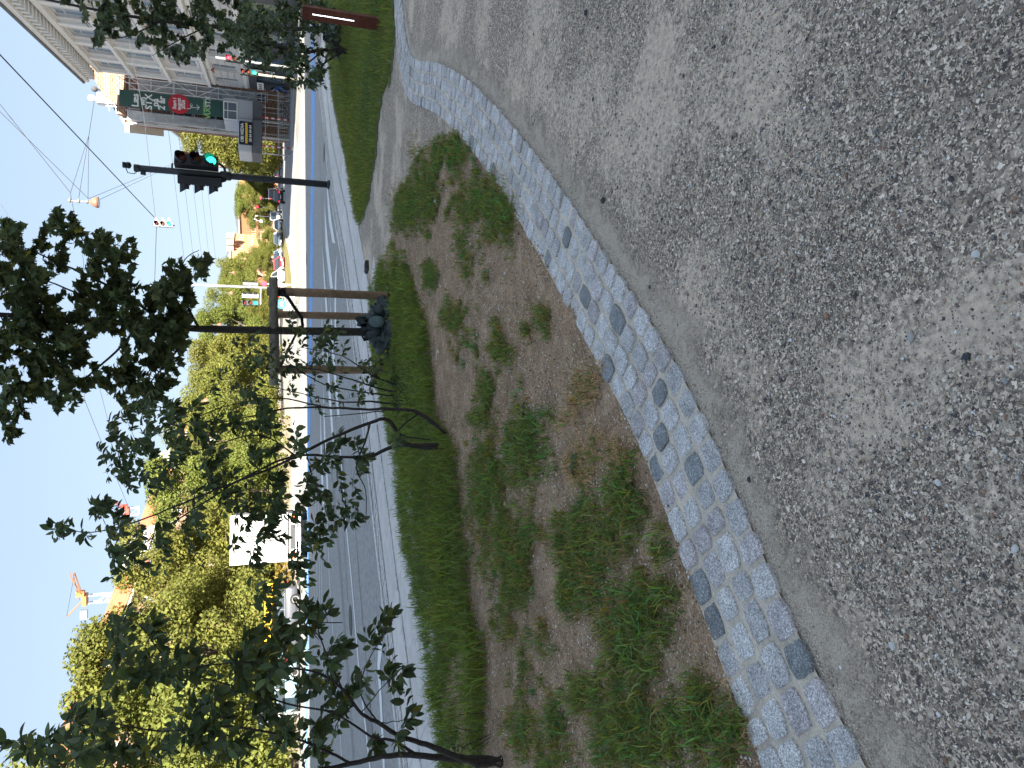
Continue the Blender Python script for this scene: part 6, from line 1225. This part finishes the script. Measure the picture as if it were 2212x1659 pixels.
C_cl=[(35,1600,26,18,3),(70,1620,28,20,4),(130,1620,45,35,6),(190,1590,45,45,7),(160,1530,32,22,3),(260,1640,50,40,6),(265,1345,32,45,6),(345,1365,32,38,5),(290,1450,55,45,7),(240,1500,30,30,3),(400,1440,55,45,9),(440,1520,55,50,9),(480,1600,60,50,11),(380,1600,50,50,7),(560,1500,55,60,13),(600,1400,55,60,12),(640,1350,45,40,8),(620,1580,60,60,13),(680,1450,45,55,9),(690,1330,45,32,6),(545,1420,45,50,8),(700,1600,45,50,8),(720,1500,35,35,5),(770,1490,25,25,4),(740,1390,28,25,3),(800,1360,16,22,2),(840,1325,16,18,3),(848,1450,22,26,4),(860,1475,14,18,2),(890,1547,14,16,2),(860,1610,14,20,1),(790,1610,30,30,3),(560,1290,30,30,3)]
plant('near_shrub','nearest shrub at the lower left corner, thick dark twin stems and large oval leaves','shrub',4.87,C_st,C_cl,'oval',.085,33,M_bark2,M_sleaf,dy=.36,nl=13,yel=.07)
# young maple
M_st=[[(815,717,.4,.062),(770,717,.4,.058),(600,714,.4,.052),(430,710,.4,.046),(300,700,.4,.040),(150,690,.4,.034),(0,680,.4,.028),(-160,670,.4,.02),(-320,665,.4,.012)],
 [(360,704,.4,.022),(290,650,.3,.018),(200,600,.2,.013),(110,560,.2,.009),(40,530,.2,.006)],[(430,710,.4,.018),(400,650,.2,.013),(390,600,.1,.009),(400,560,.1,.006),(430,540,.1,.004)],[(300,700,.4,.018),(250,760,.5,.014),(180,820,.5,.010),(110,870,.5,.006)],[(410,709,.4,.018),(380,760,.3,.013),(330,820,.2,.009),(290,870,.2,.006),(260,900,.2,.004)],[(200,694,.4,.016),(120,760,.2,.012),(50,850,.2,.008),(10,920,.2,.005)],[(250,695,.4,.016),(180,640,.7,.012),(80,600,.8,.008),(0,580,.8,.005)],[(100,686,.4,.014),(20,620,.2,.010),(-80,540,.2,.007)]]
M_cl=[(120,740,70,50,20),(210,650,50,50,16),(330,680,55,45,20),(60,640,50,40,14),(380,690,30,30,12),(20,520,28,50,14),(30,600,40,60,24),(10,500,15,25,4),(125,480,34,34,9),(90,560,50,50,16),(190,540,45,45,14),(250,530,40,32,10),(215,620,50,50,18),(270,590,30,30,6),(400,590,52,52,22),(430,560,20,26,4),(355,640,40,40,12),(395,660,25,25,6),(60,690,60,60,34),(150,690,60,60,32),(250,690,55,55,30),(330,720,50,50,26),(390,720,28,45,10),(300,790,55,50,24),(355,790,45,45,16),(300,860,45,36,14),(240,820,40,30,8),(345,850,30,30,7),(170,800,45,45,12),(100,800,50,50,16),(40,780,50,60,20),(20,880,38,50,15),(30,935,25,20,4),(135,860,34,28,8),(75,840,35,35,8),(-60,600,50,80,18),(-60,750,50,80,18),(-160,680,60,90,18),(-260,670,50,60,8),(150,500,25,20,3)]
plant('young_maple','young maple with dark upright trunk held by stakes, crown against the sky','tree',9.55,M_st,M_cl,'lobed',.105,34,M_bark,M_leafd,dy=.45,nl=13,tw=.45,hang=.75,twr=.007,yel=.03,trunkname='trunk')
# staked tree and bush at the top right
E_st=[[(742,60,0,.06),(650,62,0,.055),(500,60,0,.05),(350,45,0,.04),(200,20,0,.03),(60,-10,0,.02)],[(450,55,0,.02),(380,90,0,.012),(330,120,0,.006)],[(350,45,0,.02),(270,80,0,.012),(215,80,0,.006)]]
E_cl=[(225,70,28,38,9),(250,30,40,40,14),(215,10,30,20,6),(300,70,40,40,14),(350,40,45,50,18),(380,110,36,32,12),(415,125,22,16,4),(420,60,45,60,20),(480,30,45,50,18),(480,90,35,30,10),(320,0,50,30,12),(400,-20,60,30,12),(160,-20,50,30,8),(540,40,40,50,12)]
plant('staked_tree','second staked young tree at the upper right corner, rising behind the rusty bollard','tree',18.6,E_st,E_cl,'lobed',.14,35,M_bark,M_bleaf,dy=.9,nl=20,tw=.9,hang=.5,twr=.009,yel=.02,trunkname='trunk',nobj=150)
bag('second green watering bag at the foot of the tree behind the rusty bollard',*G(738,78),.40,.34,11)
D_st=[[(754,112,0,.06),(740,108,0,.05),(715,85,0,.035),(680,55,0,.025),(640,30,.2,.018)],[(754,112,0,.06),(735,110,0,.05),(700,108,0,.04),(650,112,0,.03),(590,100,0,.022),(520,90,0,.014)],[(740,110,0,.03),(710,130,-.1,.02),(690,150,-.2,.012),(700,175,-.2,.008)],[(700,108,0,.02),(660,140,0,.014),(620,170,0,.008)]]
D_cl=[(510,90,30,40,12),(540,110,30,45,16),(580,80,40,55,26),(600,130,40,50,22),(640,60,40,50,24),(640,160,28,36,16),(665,120,30,45,18),(680,40,30,45,16),(695,165,22,24,10),(670,185,22,16,6),(715,110,14,22,5),(620,20,40,35,14),(560,20,40,30,12),(530,50,35,40,12),(720,50,15,30,4),(650,0,40,25,8),(700,10,25,20,6)]
plant('dense_bush','dense dark multi-stem bush left of the rusty bollard with a forked foot','shrub',15.7,D_st,D_cl,'oval',.105,36,M_bark2,M_bleaf,dy=.7,nl=19,tw=.6,hang=.3,twr=.007,yel=.03,nobj=150)
# fallen leaves
ml=mat('dead_leaf',(.30,.17,.08),.8,var=.3,scale=40); ml2=mat('fallen_green_leaf',(.22,.24,.10),.8,var=.2,scale=40)
for (px,py,lb,mm) in ((1015,1105,'pale curled dead leaf on the grass right of the crooked stems',ml2),(1000,1100+20,'brown curled leaf in the gap of the long grass',ml),(905,1628,'pale fallen leaf at the foot of the nearest shrub',ml2),(1047,1595,'yellowish leaf lying beside the thick twin stems',ml2),(890,785,'pale leaf lying on the grass below the small shrub',ml2),(1096,1092,'single whitish leaf in the middle of a green tuft',ml2)):
    g=G(px,py,.05); V,F=LEAFBASE['oval'][R.randrange(5)]; o=link('fallen_leaf',npmesh('fallen_leaf',V*.07,F,mm)); o.location=(g[0],g[1],.06); o.rotation_euler=(R.uniform(-.4,.4),R.uniform(-.4,.4),R.uniform(0,6)); tag(o,lb,'leaf')
# twiggy dark debris under the small shrub
mb=MB()
for k in range(90):
    g=G(R.gauss(878,12),R.gauss(870,22)); a=R.uniform(0,6.28); l=R.uniform(.05,.2); mb.tube([(g[0],g[1],.02),(g[0]+math.cos(a)*l,g[1]+math.sin(a)*l,.02+R.uniform(0,.14))],.004,4,False)
o=mb.build('twig_litter',M_bark2); o['kind']='stuff'; tag(o,'dark twigs heaped at the foot of the small shrub','twigs')
# yellowish basal shoots of the nearest shrub
mb=MB(); lv=[]
for k in range(16):
    g=G(R.gauss(1035,18),R.gauss(1600,20)); a=R.uniform(0,6.28); l=R.uniform(.06,.2); e=Vector((g[0]+math.cos(a)*l*.6,g[1]+math.sin(a)*l*.6,.03+l)); mb.tube([(g[0],g[1],0),tuple(e)],.003,4,False)
    for q in range(3): lv.append((e-Vector((0,0,.03*q)),Vector((R.gauss(0,1),R.gauss(0,1),.2)),Vector((0,0,1)),.05))
t=thing('basal_shoots','yellow green basal shoots at the foot of the nearest shrub','shoots'); mb.build('shoots',M_bark2,t)['kind']='stuff'; add_leaves(t,lv,'oval',mat('shoot_leaf',(.20,.20,.06),.6,attr=True,transl=.2),44,40)
